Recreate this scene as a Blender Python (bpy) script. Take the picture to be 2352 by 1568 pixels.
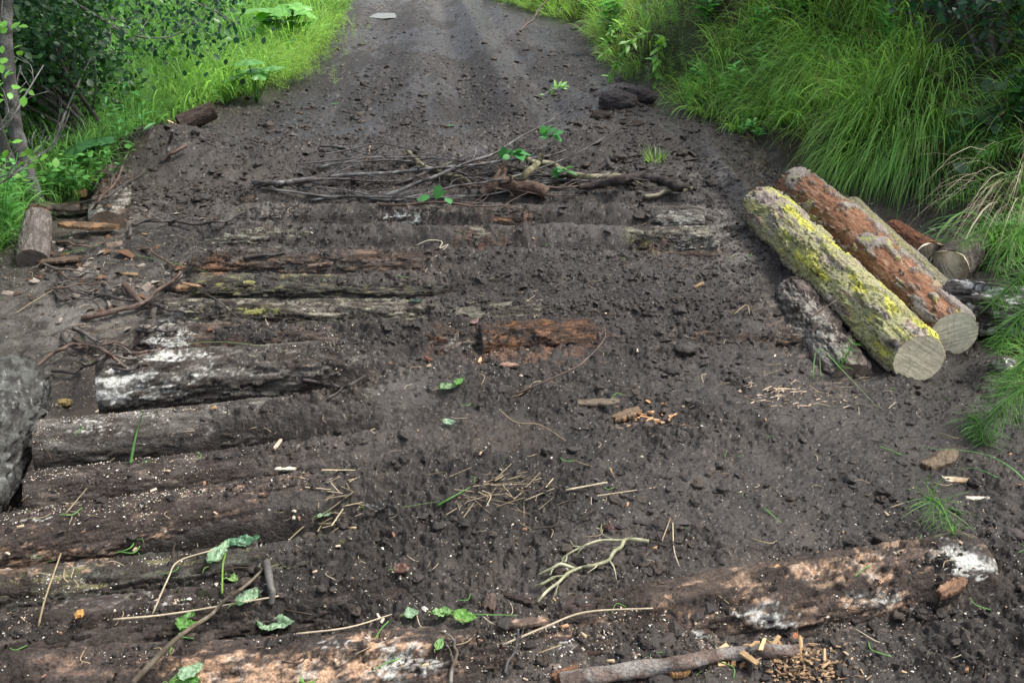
import bpy, math, random
import numpy as np
from mathutils import Vector, Matrix
SC = bpy.context.scene
for o in list(bpy.data.objects): bpy.data.objects.remove(o)

# ------------------------------------------------------------------ camera
FPX, PITCH, CH = 2090.0, math.radians(24.8), 1.6      # focal length in photo px (2352 wide), tilt, eye height
cam_d = bpy.data.cameras.new("camera"); cam = bpy.data.objects.new("camera", cam_d)
SC.collection.objects.link(cam); SC.camera = cam
cam.location = (0, 0, CH); cam.rotation_euler = (math.radians(90) - PITCH, 0, 0)
cam_d.sensor_width = 36; cam_d.lens = 36 * FPX / 2352; cam_d.clip_start = .05; cam_d.clip_end = 400
# ------------------------------------------------------------------ light
SUN_EL, SUN_AZ = math.radians(60), math.radians(84)   # azimuth from +Y towards +X
W = bpy.data.worlds.new("World"); SC.world = W; W.use_nodes = True
nt = W.node_tree; bg = nt.nodes["Background"]
sky = nt.nodes.new("ShaderNodeTexSky"); sky.sky_type = 'NISHITA'; sky.sun_disc = False
sky.sun_elevation = SUN_EL; sky.sun_rotation = SUN_AZ; sky.air_density = 1.0; sky.dust_density = 4.0; sky.ozone_density = 1.0
hsn = nt.nodes.new('ShaderNodeHueSaturation'); hsn.inputs['Saturation'].default_value = .5; nt.links.new(sky.outputs[0], hsn.inputs['Color']); nt.links.new(hsn.outputs[0], bg.inputs[0]); bg.inputs[1].default_value = 0.15
sl = bpy.data.lights.new("sun", 'SUN'); sl.energy = 1.9; sl.angle = math.radians(13); sl.color = (1, .96, .9)
so = bpy.data.objects.new("sun", sl); SC.collection.objects.link(so)
sd = Vector((math.sin(SUN_AZ) * math.cos(SUN_EL), math.cos(SUN_AZ) * math.cos(SUN_EL), math.sin(SUN_EL)))
so.rotation_euler = sd.to_track_quat('Z', 'Y').to_euler(); so.location = (0, 0, 30)
SC.view_settings.view_transform = 'Standard'; SC.view_settings.look = 'None'
SC.view_settings.exposure = 0.95; SC.view_settings.gamma = 1
SC.cycles.max_bounces = 6; SC.cycles.transparent_max_bounces = 4

rng = np.random.default_rng(7); random.seed(7)
# ------------------------------------------------------------------ noise
def _h(ix, iy, iz, seed):
    n = (ix.astype(np.int64) * 73856093) ^ (iy.astype(np.int64) * 19349663) ^ (iz.astype(np.int64) * 83492791) ^ (seed * 2654435761)
    n = (n & 0xffffffff).astype(np.uint64)
    n = ((n ^ (n >> 15)) * 2246822519) & 0xffffffff
    n = ((n ^ (n >> 13)) * 3266489917) & 0xffffffff
    return ((n ^ (n >> 16)) & 0xffffff).astype(np.float64) / 0xffffff
def vn(x, y, z=None, seed=0):
    fx, fy = np.floor(x), np.floor(y); tx, ty = x - fx, y - fy
    tx = tx * tx * tx * (tx * (tx * 6 - 15) + 10); ty = ty * ty * ty * (ty * (ty * 6 - 15) + 10)
    def lay(iz):
        a = _h(fx, fy, iz, seed); b = _h(fx + 1, fy, iz, seed); c = _h(fx, fy + 1, iz, seed); d = _h(fx + 1, fy + 1, iz, seed)
        return (a + (b - a) * tx) * (1 - ty) + (c + (d - c) * tx) * ty
    if z is None: return lay(np.zeros_like(fx)) * 2 - 1
    fz = np.floor(z); tz = z - fz; tz = tz * tz * (3 - 2 * tz)
    return (lay(fz) * (1 - tz) + lay(fz + 1) * tz) * 2 - 1
def fbm(x, y, z=None, o=4, seed=0, g=.5):
    s = 0; a = 1; t = 0
    for k in range(o):
        f = 2.03 ** k
        s = s + a * vn(x * f + 17.3 * k, y * f - 9.1 * k, None if z is None else z * f + 5.7 * k, seed + k); t += a; a *= g
    return s / t
def sst(a, b, x):
    t = np.clip((x - a) / (b - a), 0, 1); return t * t * (3 - 2 * t)
SP, CP = math.sin(PITCH), math.cos(PITCH)
def G(px, py, z=0.0):
    "photo pixel (2352 x 1568) -> point of the place at height z"
    v = (py - 784) / FPX; d = (CH - z) / (SP + v * CP)
    return np.array([(px - 1176) / FPX * d, d * (CP - v * SP), z])
def depth(px, py, z=0.0): return (CH - z) / (SP + (py - 784) / FPX * CP)

# ------------------------------------------------------------------ bed logs (data first: the mud drapes over them)
# name, left px, right px, radius, top z left, top z right, palette, noise seed
BED = [
 ("a", (-260, 1625), (1400, 1515), .100, .055, .03, 'pink'),
 ("b", (1290, 1490), (2245, 1318), .112, .030, .125, 'pale'),
 ("c", (-160, 1520), (1150, 1350), .095, .03, -.01, 'mud'),
 ("d", (-160, 1412), (860, 1285), .078, .035, -.02, 'lichengrey'),
 ("e", (-160, 1282), (1200, 1085), .100, .045, -.012, 'pink'),
 ("f", (70, 1148), (1200, 1015), .090, .035, -.012, 'mud'),
 ("g", (92, 1035), (1300, 915), .105, .05, -.012, 'grey'),
 ("h", (228, 890), (1000, 830), .115, .085, -.008, 'grey'),
 ("i", (325, 800), (1850, 796), .092, .040, .03, 'brown'),
 ("s", (1105, 794), (1372, 784), .088, .070, .060, 'rust'),
 ("j", (372, 733), (1800, 735), .080, .035, -.01, 'lichenpale'),
 ("k", (450, 668), (1760, 672), .075, .01, -.01, 'lichengrey'),
 ("l", (450, 614), (1740, 618), .080, .03, -.005, 'brown'),
 ("m", (480, 562), (1648, 560), .082, .01, .105, 'lichenpale'),
 ("n", (560, 512), (1616, 512), .085, .015, .105, 'grey'),
 ("o", (560, 470), (1640, 480), .080, .02, .02, 'brown'),
 ("p", (1825, 675), (1955, 880), .092, .088, .070, 'greypink'),
 ("q", (1700, 1590), (2420, 1530), .10, .01, .03, 'mud'),
 ("r", (262, 415), (248, 520), .105, .16, .09, 'brown'),
]
LOGS = []
for nm, a, b, r, za, zb, pal in BED:
    A = G(*a, za - r); B = G(*b, zb - r)
    LOGS.append(dict(n=nm, A=A, B=B, r=r, pal=pal))
# ------------------------------------------------------------------ colour patches on the bed (photo px, size px, amount, kind)
PATCH = [
 (275,880,80,45,1.2,'w'),(360,900,90,30,.7,'w'),(380,818,110,14,1,'w'),(390,778,65,26,1,'w'),(220,905,90,40,.6,'w'),(560,850,60,30,.55,'w'),(720,840,120,30,.4,'w'),
 (430,860,90,30,.6,'w'),(230,975,110,28,.6,'w'),(330,955,100,12,.5,'w'),(940,498,70,18,1,'w'),(2215,1285,60,46,1.3,'w'),(2260,1330,30,20,.8,'w'),(1460,1495,60,30,1,'w'),
 (1760,1415,80,36,.9,'w'),(1290,1500,40,40,.8,'w'),(930,1525,90,50,.8,'w'),(1620,1470,70,22,.9,'w'),(2010,1370,80,18,.8,'w'),(640,465,80,14,.7,'w'),
 (90,1195,110,10,.6,'w'),(300,1375,150,30,.5,'w'),(760,1480,60,30,.5,'w'),(1640,590,40,60,.3,'w'),(1480,470,80,10,.4,'w'),
 (30,1290,120,45,1,'o'),(220,1280,90,35,.9,'o'),(370,1228,36,30,.9,'o'),(620,1535,330,52,1.1,'o'),(880,1485,120,40,1,'o'),(1080,1500,100,50,.7,'o'),(1560,1400,90,34,.9,'o'),
 (1870,1310,90,26,1.1,'o'),(2010,1305,46,56,1.1,'o'),(2010,1385,140,34,.9,'o'),(2110,1285,60,24,.8,'o'),(1740,1390,80,40,.8,'o'),(1380,1440,110,40,.6,'o'),
 (1450,958,45,16,.8,'o'),(1260,1450,110,14,.8,'o'),(260,1130,50,16,.5,'o'),(180,1390,120,34,.5,'o'),
 (1235,782,120,40,1.0,'r'),(1010,775,30,14,.8,'r'),(500,612,60,24,1.1,'r'),(980,520,24,9,1,'r'),(1180,505,55,10,1,'r'),(870,585,110,20,.55,'r'),
 (1105,550,60,12,.7,'r'),(1830,770,60,40,.4,'o'),(540,785,40,10,.7,'r'),(1500,562,30,10,.8,'r'),(1640,575,22,14,.7,'o'),(700,620,80,12,.4,'r'),(1050,470,90,10,.6,'r'),
 (405,735,50,30,1.3,'g'),(440,722,30,16,.9,'l'),(600,712,60,14,1.1,'l'),(560,655,70,12,.9,'l'),(840,690,90,14,.6,'l'),(1480,555,36,14,1,'l'),(1585,555,75,22,1.2,'g'),(1560,505,75,20,1.2,'g'),(1490,557,40,14,.8,'l'),
 (520,545,70,22,.7,'g'),(610,520,80,24,.6,'g'),(1070,790,70,30,.8,'g'),(820,840,60,30,.5,'g'),(340,1370,100,22,.5,'l'),(1860,740,60,120,1.0,'g'),(330,1030,200,50,.35,'g'),
 (150,1140,70,45,.5,'g'),(250,1220,120,14,.3,'g'),(1780,1470,80,10,.5,'g'),(250,470,50,60,1.2,'g'),(1930,860,50,30,.5,'o'),(1800,700,40,30,.5,'o'),(1560,780,60,30,.35,'o'),
]
PW = []
for px, py, rx, ry, am, kd in PATCH:
    c = G(px, py); d = depth(px, py); PW.append((c[0], c[1], rx * d / FPX, ry * d * d / (FPX * CH), am, kd))
def patches(x, y, kinds):
    s = np.zeros_like(x)
    for cx, cy, rx, ry, am, kd in PW:
        if kd in kinds:
            q = ((x - cx) / rx) ** 2 + ((y - cy) / ry) ** 2
            s = np.maximum(s, am * np.exp(-.5 * q * q * .7 - .2 * q))
    return s
BARE = dict(a=.020, b=.036, d=.014, e=.022, f=.012, g=.012, h=.030, i=.004, j=.002, c=.004, s=.034, k=-.004, l=-.002, m=-.004, n=-.004, o=-.004)
# ------------------------------------------------------------------ terrain
LB = [G(*p) for p in [(820,-4),(790,60),(760,120),(640,236),(500,285),(400,318),(290,372),(200,440),(60,490),(-20,570),(-300,680),(-900,1100)]]
RB = [G(*p) for p in [(1090,-4),(1150,40),(1290,85),(1380,150),(1440,235),(1560,290),(1720,345),(1790,390),(1930,440),(2130,530),(2270,640),(2370,860),(2520,1150),(2760,1500)]]
def _bi(P):
    P = sorted(P, key=lambda p: p[1]); return np.array([p[1] for p in P]), np.array([p[0] for p in P])
LY, LX = _bi(LB); RY, RX = _bi(RB)
def XL(y): return np.interp(y, LY, LX) - np.maximum(y - LY[-1], 0) * .25
def XR(y): return np.interp(y, RY, RX) - np.maximum(y - RY[-1], 0) * .25
def XC(y): return -.5 - .095 * (y - 7)
def gz(x, y, px, py, rx, ry):
    c = G(px, py); d = depth(px, py); return np.exp(-((x - c[0]) / (rx * d / FPX)) ** 2 - ((y - c[1]) / (ry * d * d / (FPX * CH))) ** 2)
def terrain(x, y, fine=True, full=False):
    l, r = XL(y), XR(y)
    n1 = fbm(x * 1.1, y * 1.1, o=3, seed=3)
    wob = .16 * fbm(x * 2.3, y * 2.3, o=3, seed=21)
    # broad shape
    z = .02 * n1 * (1 - sst(6, 8, y)) + .13 * sst(5.7 + wob, 7.1 + wob, y) + .012 * np.clip(y - 7, 0, 30)
    z = z - .05 * sst(.2, 1.4, -x) * (1 - sst(3.4, 4.2, y))          # lower on the near left
    z = z + .16 * gz(x, y, 360, 385, 110, 38) + .10 * gz(x, y, 560, 390, 160, 30) + .10 * gz(x, y, 1340, 350, 60, 22) + .12 * gz(x, y, 1712, 470, 32, 110)
    z = z + .12 * gz(x, y, 1430, 265, 70, 20) - .03 * gz(x, y, 1250, 425, 260, 22)
    z = z - .16 * gz(x, y, 20, 1130, 70, 90) - .06 * gz(x, y, 230, 1000, 120, 30) * 0 - .07 * gz(x, y, 300, 740, 60, 30) - .06 * gz(x, y, 200, 835, 60, 30)
    z = z - .045 * gz(x, y, 1980, 1470, 330, 36) - .03 * gz(x, y, 1850, 1285, 250, 18)
    far = sst(6.6, 8, y)
    xc = XC(y)
    for off, w, dp in ((.22, .19, .10), (-.75, .3, .045), (.95, .15, .05)):
        z = z - far * dp * np.exp(-((x - xc - off) / w) ** 2)
    z = z + far * (.06 * np.exp(-((x - xc - .6) / .12) ** 2) + .04 * np.exp(-((x - xc + .25) / .2) ** 2))
    # banks
    rr = x - r + wob * 1.2
    up = np.interp(y, [0, 2.2, 3.2, 4.5, 7, 12, 24], [.1, .15, .35, 1.0, 1.25, 1.2, .8])
    scarp = .30 * sst(0, .16, rr - .1 + .12 * n1) * sst(7.5, 8.5, y) * (1 - sst(11, 13, y))
    z = z + up * sst(-.05, 1.7, rr) + scarp + .25 * np.clip(rr - 1.5, 0, 8)
    ll = l - x + wob * 1.2
    z = z - .06 * sst(0, .5, ll) * (1 - sst(9, 12, y)) + .05 * sst(0, .3, ll) * sst(9, 12, y) + .06 * np.clip(ll - 2, 0, 20)
    veg = np.maximum(sst(-.05, .25, rr), sst(-.05, .25, ll))
    # mud detail
    zone = sst(1.0, 2.4, x + .1) * (1 - sst(3.6, 4.4, y))
    bedm = (1 - sst(5.6, 6.2, y)) * (1 - veg)
    cen = sst(-.9, .35, x + .3 * n1) * (1 - .35 * sst(3.3, 3.8, y))
    nB2 = fbm(x * 4.2, y * 4.2, o=3, seed=33)
    mud = z + (-.050 + .050 * cen + .020 * nB2) * bedm - .125 * sst(.15, .95, -x) * bedm * (1 - sst(3.9, 4.8, y))
    ex = patches(x * 1.025, y * 1.025, 'worlg')
    nA = fbm(x * 9, y * 9, o=3, seed=31); nB = fbm(x * 31, y * 31, o=3, seed=41)
    coat = .016 + .016 * nA + .009 * nB - .044 * np.clip(ex, 0, 1.1) + .030 * np.clip(ex, 0, 1) * (nB + .6 * nA + .05) - .022 * sst(-.55, -1.35, x) * (1 - sst(4.2, 5, y)) * sst(-.5, .6, nA + .3)
    side = .85 + .20 * nA - .25 * np.clip(ex, 0, 1) + .35 * cen
    for L in LOGS:
        if L['n'] in 'pr': continue
        A, B, R = L['A'], L['B'], L['r']; dx, dy = B[0] - A[0], B[1] - A[1]; ln = math.hypot(dx, dy)
        sel = (np.abs((x - A[0]) * dy - (y - A[1]) * dx) < ln * R * 1.55)
        if not sel.any(): continue
        xs, ys = x[sel], y[sel]
        t = ((xs - A[0]) * dx + (ys - A[1]) * dy) / (ln * ln); s = np.abs((xs - A[0]) * dy - (ys - A[1]) * dx) / ln
        zs = A[2] + (B[2] - A[2]) * t + R * (1 - .68 * (s / R) ** 2)
        inn = (t > .0) & (t < 1.0)
        sr = s / R / side[sel]; zs = zs - .16 * sst(.92, 1.45, sr) * (.12 + .88 * sst(-.35, -.95, xs) * (ys < 3.3))
        cand = np.where(inn, zs + coat[sel] - (BARE.get(L['n'], 0) + (.030 if L['n'] in 'acdefgh' else .0) * sst(-.25, -1.1, xs)) * (.7 + .7 * nA[sel]), -9)
        mud[sel] = np.maximum(mud[sel], cand)
    z = np.where(veg > .5, z, mud)
    ym = y + 2.2 * (z - .12 * sst(5.7, 7.1, y)) * (1 - sst(8, 10, y))
    if fine:
        ye = np.where(y < 7, y, 7 + (y - 7) * .2); sm = sst(-.10, .14, fbm(x * 2.6, ye * 2.6, o=4, seed=51, g=.6)) * (1 - .2 * bedm)     # smooth wet places
        cl = 1 - np.abs(fbm(x * 7, ym * 7, o=4, seed=61, g=.6)) * 2
        c2 = np.abs(fbm(x * 24, ym * 24, o=4, seed=71, g=.65))
        c3 = np.abs(vn(x * 60, ym * 60, seed=81)) + .5 * vn(x * 150, ym * 150, seed=82) * (1 - sst(2.6, 3.6, y))
        am = (1 - .72 * sm)
        midq = 1 - .6 * sst(3.3, 3.9, y) * (1 - sst(5.8, 6.6, y))
        far2 = sst(7, 11, y)
        z = z + .020 * cl * (am * .8 + .1) * (1 - far) + .036 * (c2 - .15) * am * (1 - .75 * far2) * midq + .0055 * c3 * (am * .8 + .2) * (1 - .7 * far) * midq + far * .010 * np.abs(fbm(x * 14, y * 9, o=4, seed=66, g=.7)) * (1 - .5 * far2) + .02 * fbm(x * 3.2, y * 3.2, o=2, seed=91) * (1 - bedm * .6) * (1 - far) + far * .014 * fbm((x - xc) * 6, y * .12, o=2, seed=92)
        z = z + .035 * veg * fbm(x * 5, y * 5, o=3, seed=95)
        if full: return z, dict(veg=veg, sm=sm, nA=nA, nB=nB, ex=ex, rr=rr, ll=ll, n1=n1, c2=c2, far=far, bed=bedm, c3=c3, ym=ym)
    return z
def Hz(x, y): return float(terrain(np.array([x], float), np.array([y], float))[0])
def surf(x, y):
    z = terrain(x, y)
    for L in LOGS:
        A, B, R = L['A'], L['B'], L['r']; dx, dy = B[0] - A[0], B[1] - A[1]; ln = math.hypot(dx, dy); t = ((x - A[0]) * dx + (y - A[1]) * dy) / (ln * ln); s = np.abs((x - A[0]) * dy - (y - A[1]) * dx) / ln
        z = np.where((t > 0) & (t < 1) & (s < R * .98), np.maximum(z, A[2] + (B[2] - A[2]) * t + np.sqrt(np.clip(R * R - s * s, 0, None)) + .003), z)
    return z
def P(px, py, up=0.0):
    "where the ray through a photo pixel meets the ground"
    v = (py - 784) / FPX
    t = np.concatenate([np.linspace(1.5, 12, 520), np.linspace(12.03, 60, 500)])
    X = (px - 1176) / FPX * t; Y = t * (CP - v * SP); Z = CH - t * (SP + v * CP)
    hh = surf(X, Y) + up
    k = np.argmax(Z < hh); k = max(k, 1)
    a = (Z - hh)[k - 1]; b = (Z - hh)[k]; f = a / (a - b + 1e-9)
    q = t[k - 1] + (t[k] - t[k - 1]) * f
    return np.array([(px - 1176) / FPX * q, q * (CP - v * SP), CH - q * (SP + v * CP)])

# ------------------------------------------------------------------ mesh + material helpers
def mesh_np(name, V, F, mat, parent=None, col=None, smooth=True, attrs=None, link=True):
    V = np.ascontiguousarray(V, dtype=np.float32); me = bpy.data.meshes.new(name)
    Fs = [np.asarray(f, dtype=np.int32) for f in (F if isinstance(F, list) else [F]) if len(f)]
    loops = np.concatenate([f.ravel() for f in Fs]); cnt = np.concatenate([np.full(len(f), f.shape[1], np.int32) for f in Fs])
    me.vertices.add(len(V)); me.vertices.foreach_set('co', V.ravel())
    me.loops.add(len(loops)); me.loops.foreach_set('vertex_index', loops)
    me.polygons.add(len(cnt)); st = np.zeros(len(cnt), np.int32); st[1:] = np.cumsum(cnt)[:-1]
    me.polygons.foreach_set('loop_start', st)
    me.polygons.foreach_set('use_smooth', np.full(len(cnt), smooth))
    if col is not None:
        ca = me.color_attributes.new('col', 'FLOAT_COLOR', 'POINT')
        c = np.ones((len(V), 4), np.float32); c[:, :3] = np.clip(col, 0, 1); ca.data.foreach_set('color', c.ravel())
    for k, v in (attrs or {}).items():
        at = me.attributes.new(k, 'FLOAT', 'POINT'); at.data.foreach_set('value', np.asarray(v, np.float32))
    me.update(calc_edges=True); me.validate()
    me.materials.append(mat); ob = bpy.data.objects.new(name, me)
    if link: SC.collection.objects.link(ob)
    if parent: ob.parent = parent
    return ob
def tag(o, label=None, cat=None, group=None, kind=None):
    if label: o['label'] = label
    if cat: o['category'] = cat
    if group: o['group'] = group
    if kind: o['kind'] = kind
    return o
def empty(name, loc, label, cat, group=None):
    e = bpy.data.objects.new(name, None); SC.collection.objects.link(e); e.location = Vector([float(c) for c in loc])
    return tag(e, label, cat, group)
def local(V, e): return V - np.array(e.location)

def mat_col(name, rough=.8, bump=.3, bscale=120, var=.35, vscale=60, spec=.3, transl=0, rough_attr=None, stretch=None, bdist=.004):
    m = bpy.data.materials.new(name); m.use_nodes = True; n = m.node_tree; L = n.links; b = n.nodes['Principled BSDF']
    at = n.nodes.new('ShaderNodeAttribute'); at.attribute_name = 'col'
    tc = n.nodes.new('ShaderNodeTexCoord'); src = tc.outputs['Object']
    if stretch:
        mp = n.nodes.new('ShaderNodeMapping'); mp.inputs['Scale'].default_value = stretch; L.new(src, mp.inputs[0]); src = mp.outputs[0]
    nz = n.nodes.new('ShaderNodeTexNoise'); nz.inputs['Scale'].default_value = vscale; nz.inputs['Detail'].default_value = 5; nz.inputs['Roughness'].default_value = .7
    L.new(src, nz.inputs['Vector'])
    mr = n.nodes.new('ShaderNodeMapRange'); mr.inputs['From Min'].default_value = .3; mr.inputs['From Max'].default_value = .7
    mr.inputs['To Min'].default_value = 1 - var; mr.inputs['To Max'].default_value = 1 + var; L.new(nz.outputs[0], mr.inputs[0])
    vm = n.nodes.new('ShaderNodeVectorMath'); vm.operation = 'SCALE'; L.new(at.outputs['Color'], vm.inputs[0]); L.new(mr.outputs[0], vm.inputs['Scale'])
    L.new(vm.outputs[0], b.inputs['Base Color'])
    b.inputs['Roughness'].default_value = rough; b.inputs['Specular IOR Level'].default_value = spec
    if rough_attr:
        ra = n.nodes.new('ShaderNodeAttribute'); ra.attribute_name = rough_attr; L.new(ra.outputs['Fac'], b.inputs['Roughness'])
    if bump:
        n2 = n.nodes.new('ShaderNodeTexNoise'); n2.inputs['Scale'].default_value = bscale; n2.inputs['Detail'].default_value = 6; n2.inputs['Roughness'].default_value = .65
        L.new(src, n2.inputs['Vector'])
        bp = n.nodes.new('ShaderNodeBump'); bp.inputs['Strength'].default_value = bump; bp.inputs['Distance'].default_value = bdist
        L.new(n2.outputs[0], bp.inputs['Height']); L.new(bp.outputs[0], b.inputs['Normal'])
    if transl:
        t = n.nodes.new('ShaderNodeBsdfTranslucent'); mx = n.nodes.new('ShaderNodeMixShader'); mx.inputs[0].default_value = transl
        hs = n.nodes.new('ShaderNodeHueSaturation'); hs.inputs['Hue'].default_value = .485; hs.inputs['Value'].default_value = 1.5; hs.inputs['Saturation'].default_value = 1.1
        L.new(vm.outputs[0], hs.inputs['Color']); L.new(hs.outputs[0], t.inputs[0])
        L.new(b.outputs[0], mx.inputs[1]); L.new(t.outputs[0], mx.inputs[2])
        L.new(mx.outputs[0], n.nodes['Material Output'].inputs[0])
    return m
M_MUD = mat_col('wet_mud', bump=1.0, bscale=95, var=.3, vscale=45, spec=.45, rough_attr='rough', bdist=.008)
M_BARK = mat_col('bark', rough=.85, bump=1.0, bscale=120, var=.62, vscale=140, spec=.22, bdist=.009)
M_TWIG = mat_col('twig_bark', rough=.6, bump=.4, bscale=200, var=.3, vscale=120, spec=.4, bdist=.002)
M_GRASS = mat_col('grass_blade', rough=.5, bump=0, var=.12, vscale=8, spec=.45, transl=.48)
M_LEAF = mat_col('leaf', rough=.42, bump=.2, bscale=80, var=.15, vscale=20, spec=.5, transl=.32, bdist=.002)
M_DRY = mat_col('dry_straw', rough=.7, bump=.2, bscale=200, var=.25, vscale=60, spec=.25, transl=.1)
M_WOOD = mat_col('raw_wood', rough=.75, bump=.5, bscale=160, var=.25, vscale=70, spec=.25, bdist=.002)
M_DUST = mat_col('sawdust_flake', rough=.9, bump=0, var=.1, vscale=30, spec=.1)

# ------------------------------------------------------------------ the ground, one sheet
def build_ground():
    ys = [-14., -9, -5, -2, -.5, .2, .6]; y = .9
    while y < 26: ys.append(y); y += min(max(.0036, (.46 if 2.7 < y < 7 else .85) * (y * y + CH * CH) / (1456)), .036 if y < 15 else .075)
    while y < 90: ys.append(y); y += .6 + (y - 26) * .12
    ys = np.array(ys)
    s = np.linspace(-.72, .72, 1050); ext = [.75, .8, .87, .96, 1.1, 1.3, 1.6, 2.0, 2.6, 3.6, 5.5, 9]
    s = np.concatenate([-np.array(ext[::-1]), s, ext])
    Yg, Sg = np.meshgrid(ys, s, indexing='ij')
    D = np.maximum(Yg * CP + CH * SP, 1.6); X = Sg * D; Y = Yg
    sp = np.gradient(ys)[:, None]; rj = np.random.default_rng(99); Y = Y + np.where((ys[:, None] > 5) & (ys[:, None] < 25), 1, 0) * sp * rj.uniform(-.38, .38, Y.shape)
    x, y = X.ravel(), Y.ravel()
    z, q = terrain(x, y, full=True)
    nr, nc = len(ys), len(s)
    i = np.arange((nr - 1) * nc).reshape(nr - 1, nc)[:, :-1].ravel()
    F = np.stack([i, i + 1, i + nc + 1, i + nc], 1)
    y0_ = y; y = q['ym']
    ye = np.where(y < 7, y, 7 + (y - 7) * .2)
    # albedo: what the earth itself is
    a = np.array([.0165, .0125, .0098]); b = np.array([.052, .0425, .0355]); brown = np.array([.036, .025, .016])
    m1 = sst(-.5, .6, fbm(x * 1.7, ye * 1.7, o=4, seed=101) + .35 * fbm(x * 28, y * 28, o=3, seed=102) + .3 * (q['sm'] - .5))[:, None]
    c = a * (1 - m1) + b * m1
    m2 = sst(.15, .7, fbm(x * 2.6, ye * 2.6, o=4, seed=103))[:, None] * .5; c = c * (1 - m2) + brown * m2
    ff = q['far'][:, None]; c = c * (1 - .38 * ff) * (1 + ff * .9 * fbm(x * 26, y * 11, o=3, seed=106, g=.8)[:, None]) * (1 + ff * .5 * fbm((x - XC(y0_)) * 7, y * .5, o=3, seed=107)[:, None])
    # pale sawdust-and-clay powder where the logs were cut
    c = c * (1 + .35 * np.clip(q['c2'] - .25, -.25, .5))[:, None] * (1 + .45 * fbm(x * 9, ye * 6, o=4, seed=105, g=.7))[:, None]
    pw = .0 * x
    for (px, py, rx, ry, am) in [(1640,520,60,90,.8),(1600,410,90,30,.55),(180,650,260,80,.55),(620,480,120,30,.5),(960,490,120,20,.7),(1500,480,150,20,.4),(300,900,140,70,.7),(1760,380,80,30,.35),(560,570,120,60,.5),(2250,690,60,60,.6),(880,870,150,60,.3),(1650,420,40,30,.6),(260,490,120,60,.4),(960,20,130,40,.5)]:
        pw = np.maximum(pw, am * gz(x, y0_, px, py, rx, ry))
    pm = np.clip(pw * sst(-.5, .35, fbm(x * 14, y * 14, o=4, seed=111)), 0, .8)[:, None]
    c = c * (1 - pm) + np.array([.20, .185, .165]) * pm
    # rust coloured rotten bark ground into the mud
    ro = patches(x * 1.02, y0_ * 1.02, 'r') * sst(-.1, .3, fbm(x * 22, y * 22, o=3, seed=112)); ro = np.clip(ro * .6, 0, .85)[:, None]
    c = c * (1 - ro) + np.array([.17, .08, .04]) * ro
    og = patches(x * 1.02, y0_ * 1.02, 'ow') * sst(.15, .45, fbm(x * 30, y * 55, o=3, seed=113)); og = np.clip(og * .6, 0, .8)[:, None]
    c = c * (1 - og) + np.array([.36, .27, .22]) * og
    lg = patches(x * 1.02, y0_ * 1.02, 'l') * sst(.1, .4, fbm(x * 34, y * 34, o=3, seed=114)); lg = np.clip(lg * .5, 0, .9)[:, None]
    c = c * (1 - lg) + np.array([.28, .29, .09]) * lg
    sp = ((vn(x * 230, y * 230, seed=115) > .86) & (vn(x * 3, y * 3, seed=116) > -.3))[:, None] * .5
    c = c * (1 - sp) + np.array([.3, .27, .22]) * sp
    # soil and moss under the plants
    v = q['veg'][:, None]; soil = np.array([.030, .022, .013]); moss = np.array([.030, .055, .014])
    mm = sst(-.2, .5, fbm(x * 1.9, y * 1.9, o=3, seed=117))[:, None]
    c = c * (1 - v) + (soil * (1 - mm) + moss * mm) * v
    rough = .62 - .24 * q['sm'] * (1 - q['veg']) + .15 * pm[:, 0] + .1 * q['nB'] + .25 * q['veg'] + .12 * q['far']
    g = mesh_np('ground', np.stack([x, y0_, z], 1), F, M_MUD, col=c, attrs=dict(rough=np.clip(rough, .3, 1)))
    tag(g, kind='structure')
build_ground()

# ------------------------------------------------------------------ logs
PAL = dict(
 pink=((.046,.037,.032),(.088,.070,.060),(.26,.175,.125)), pale=((.055,.043,.036),(.10,.075,.06),(.40,.28,.19)),
 mud=((.040,.031,.027),(.080,.068,.060),(.16,.13,.11)), grey=((.050,.043,.038),(.13,.12,.105),(.24,.22,.195)),
 lichengrey=((.045,.04,.034),(.10,.098,.08),(.22,.20,.10)), rust=((.045,.034,.028),(.10,.055,.032),(.28,.13,.055)),
 lichenpale=((.055,.048,.038),(.19,.175,.14),(.36,.34,.26)), greypink=((.06,.048,.042),(.18,.145,.125),(.28,.23,.20)),
 brown=((.045,.033,.026),(.12,.095,.078),(.19,.12,.075)))
COLK = dict(w=(.62,.62,.57), o=(.56,.36,.23), r=(.25,.135,.075), l=(.36,.36,.12), g=(.32,.305,.265))
def frame(d):
    d = d / np.linalg.norm(d); u = np.array([0, 0, 1.]) if abs(d[2]) < .9 else np.array([0, 1., 0])
    s = np.cross(d, u); s /= np.linalg.norm(s); return d, s, np.cross(s, d)
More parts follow.
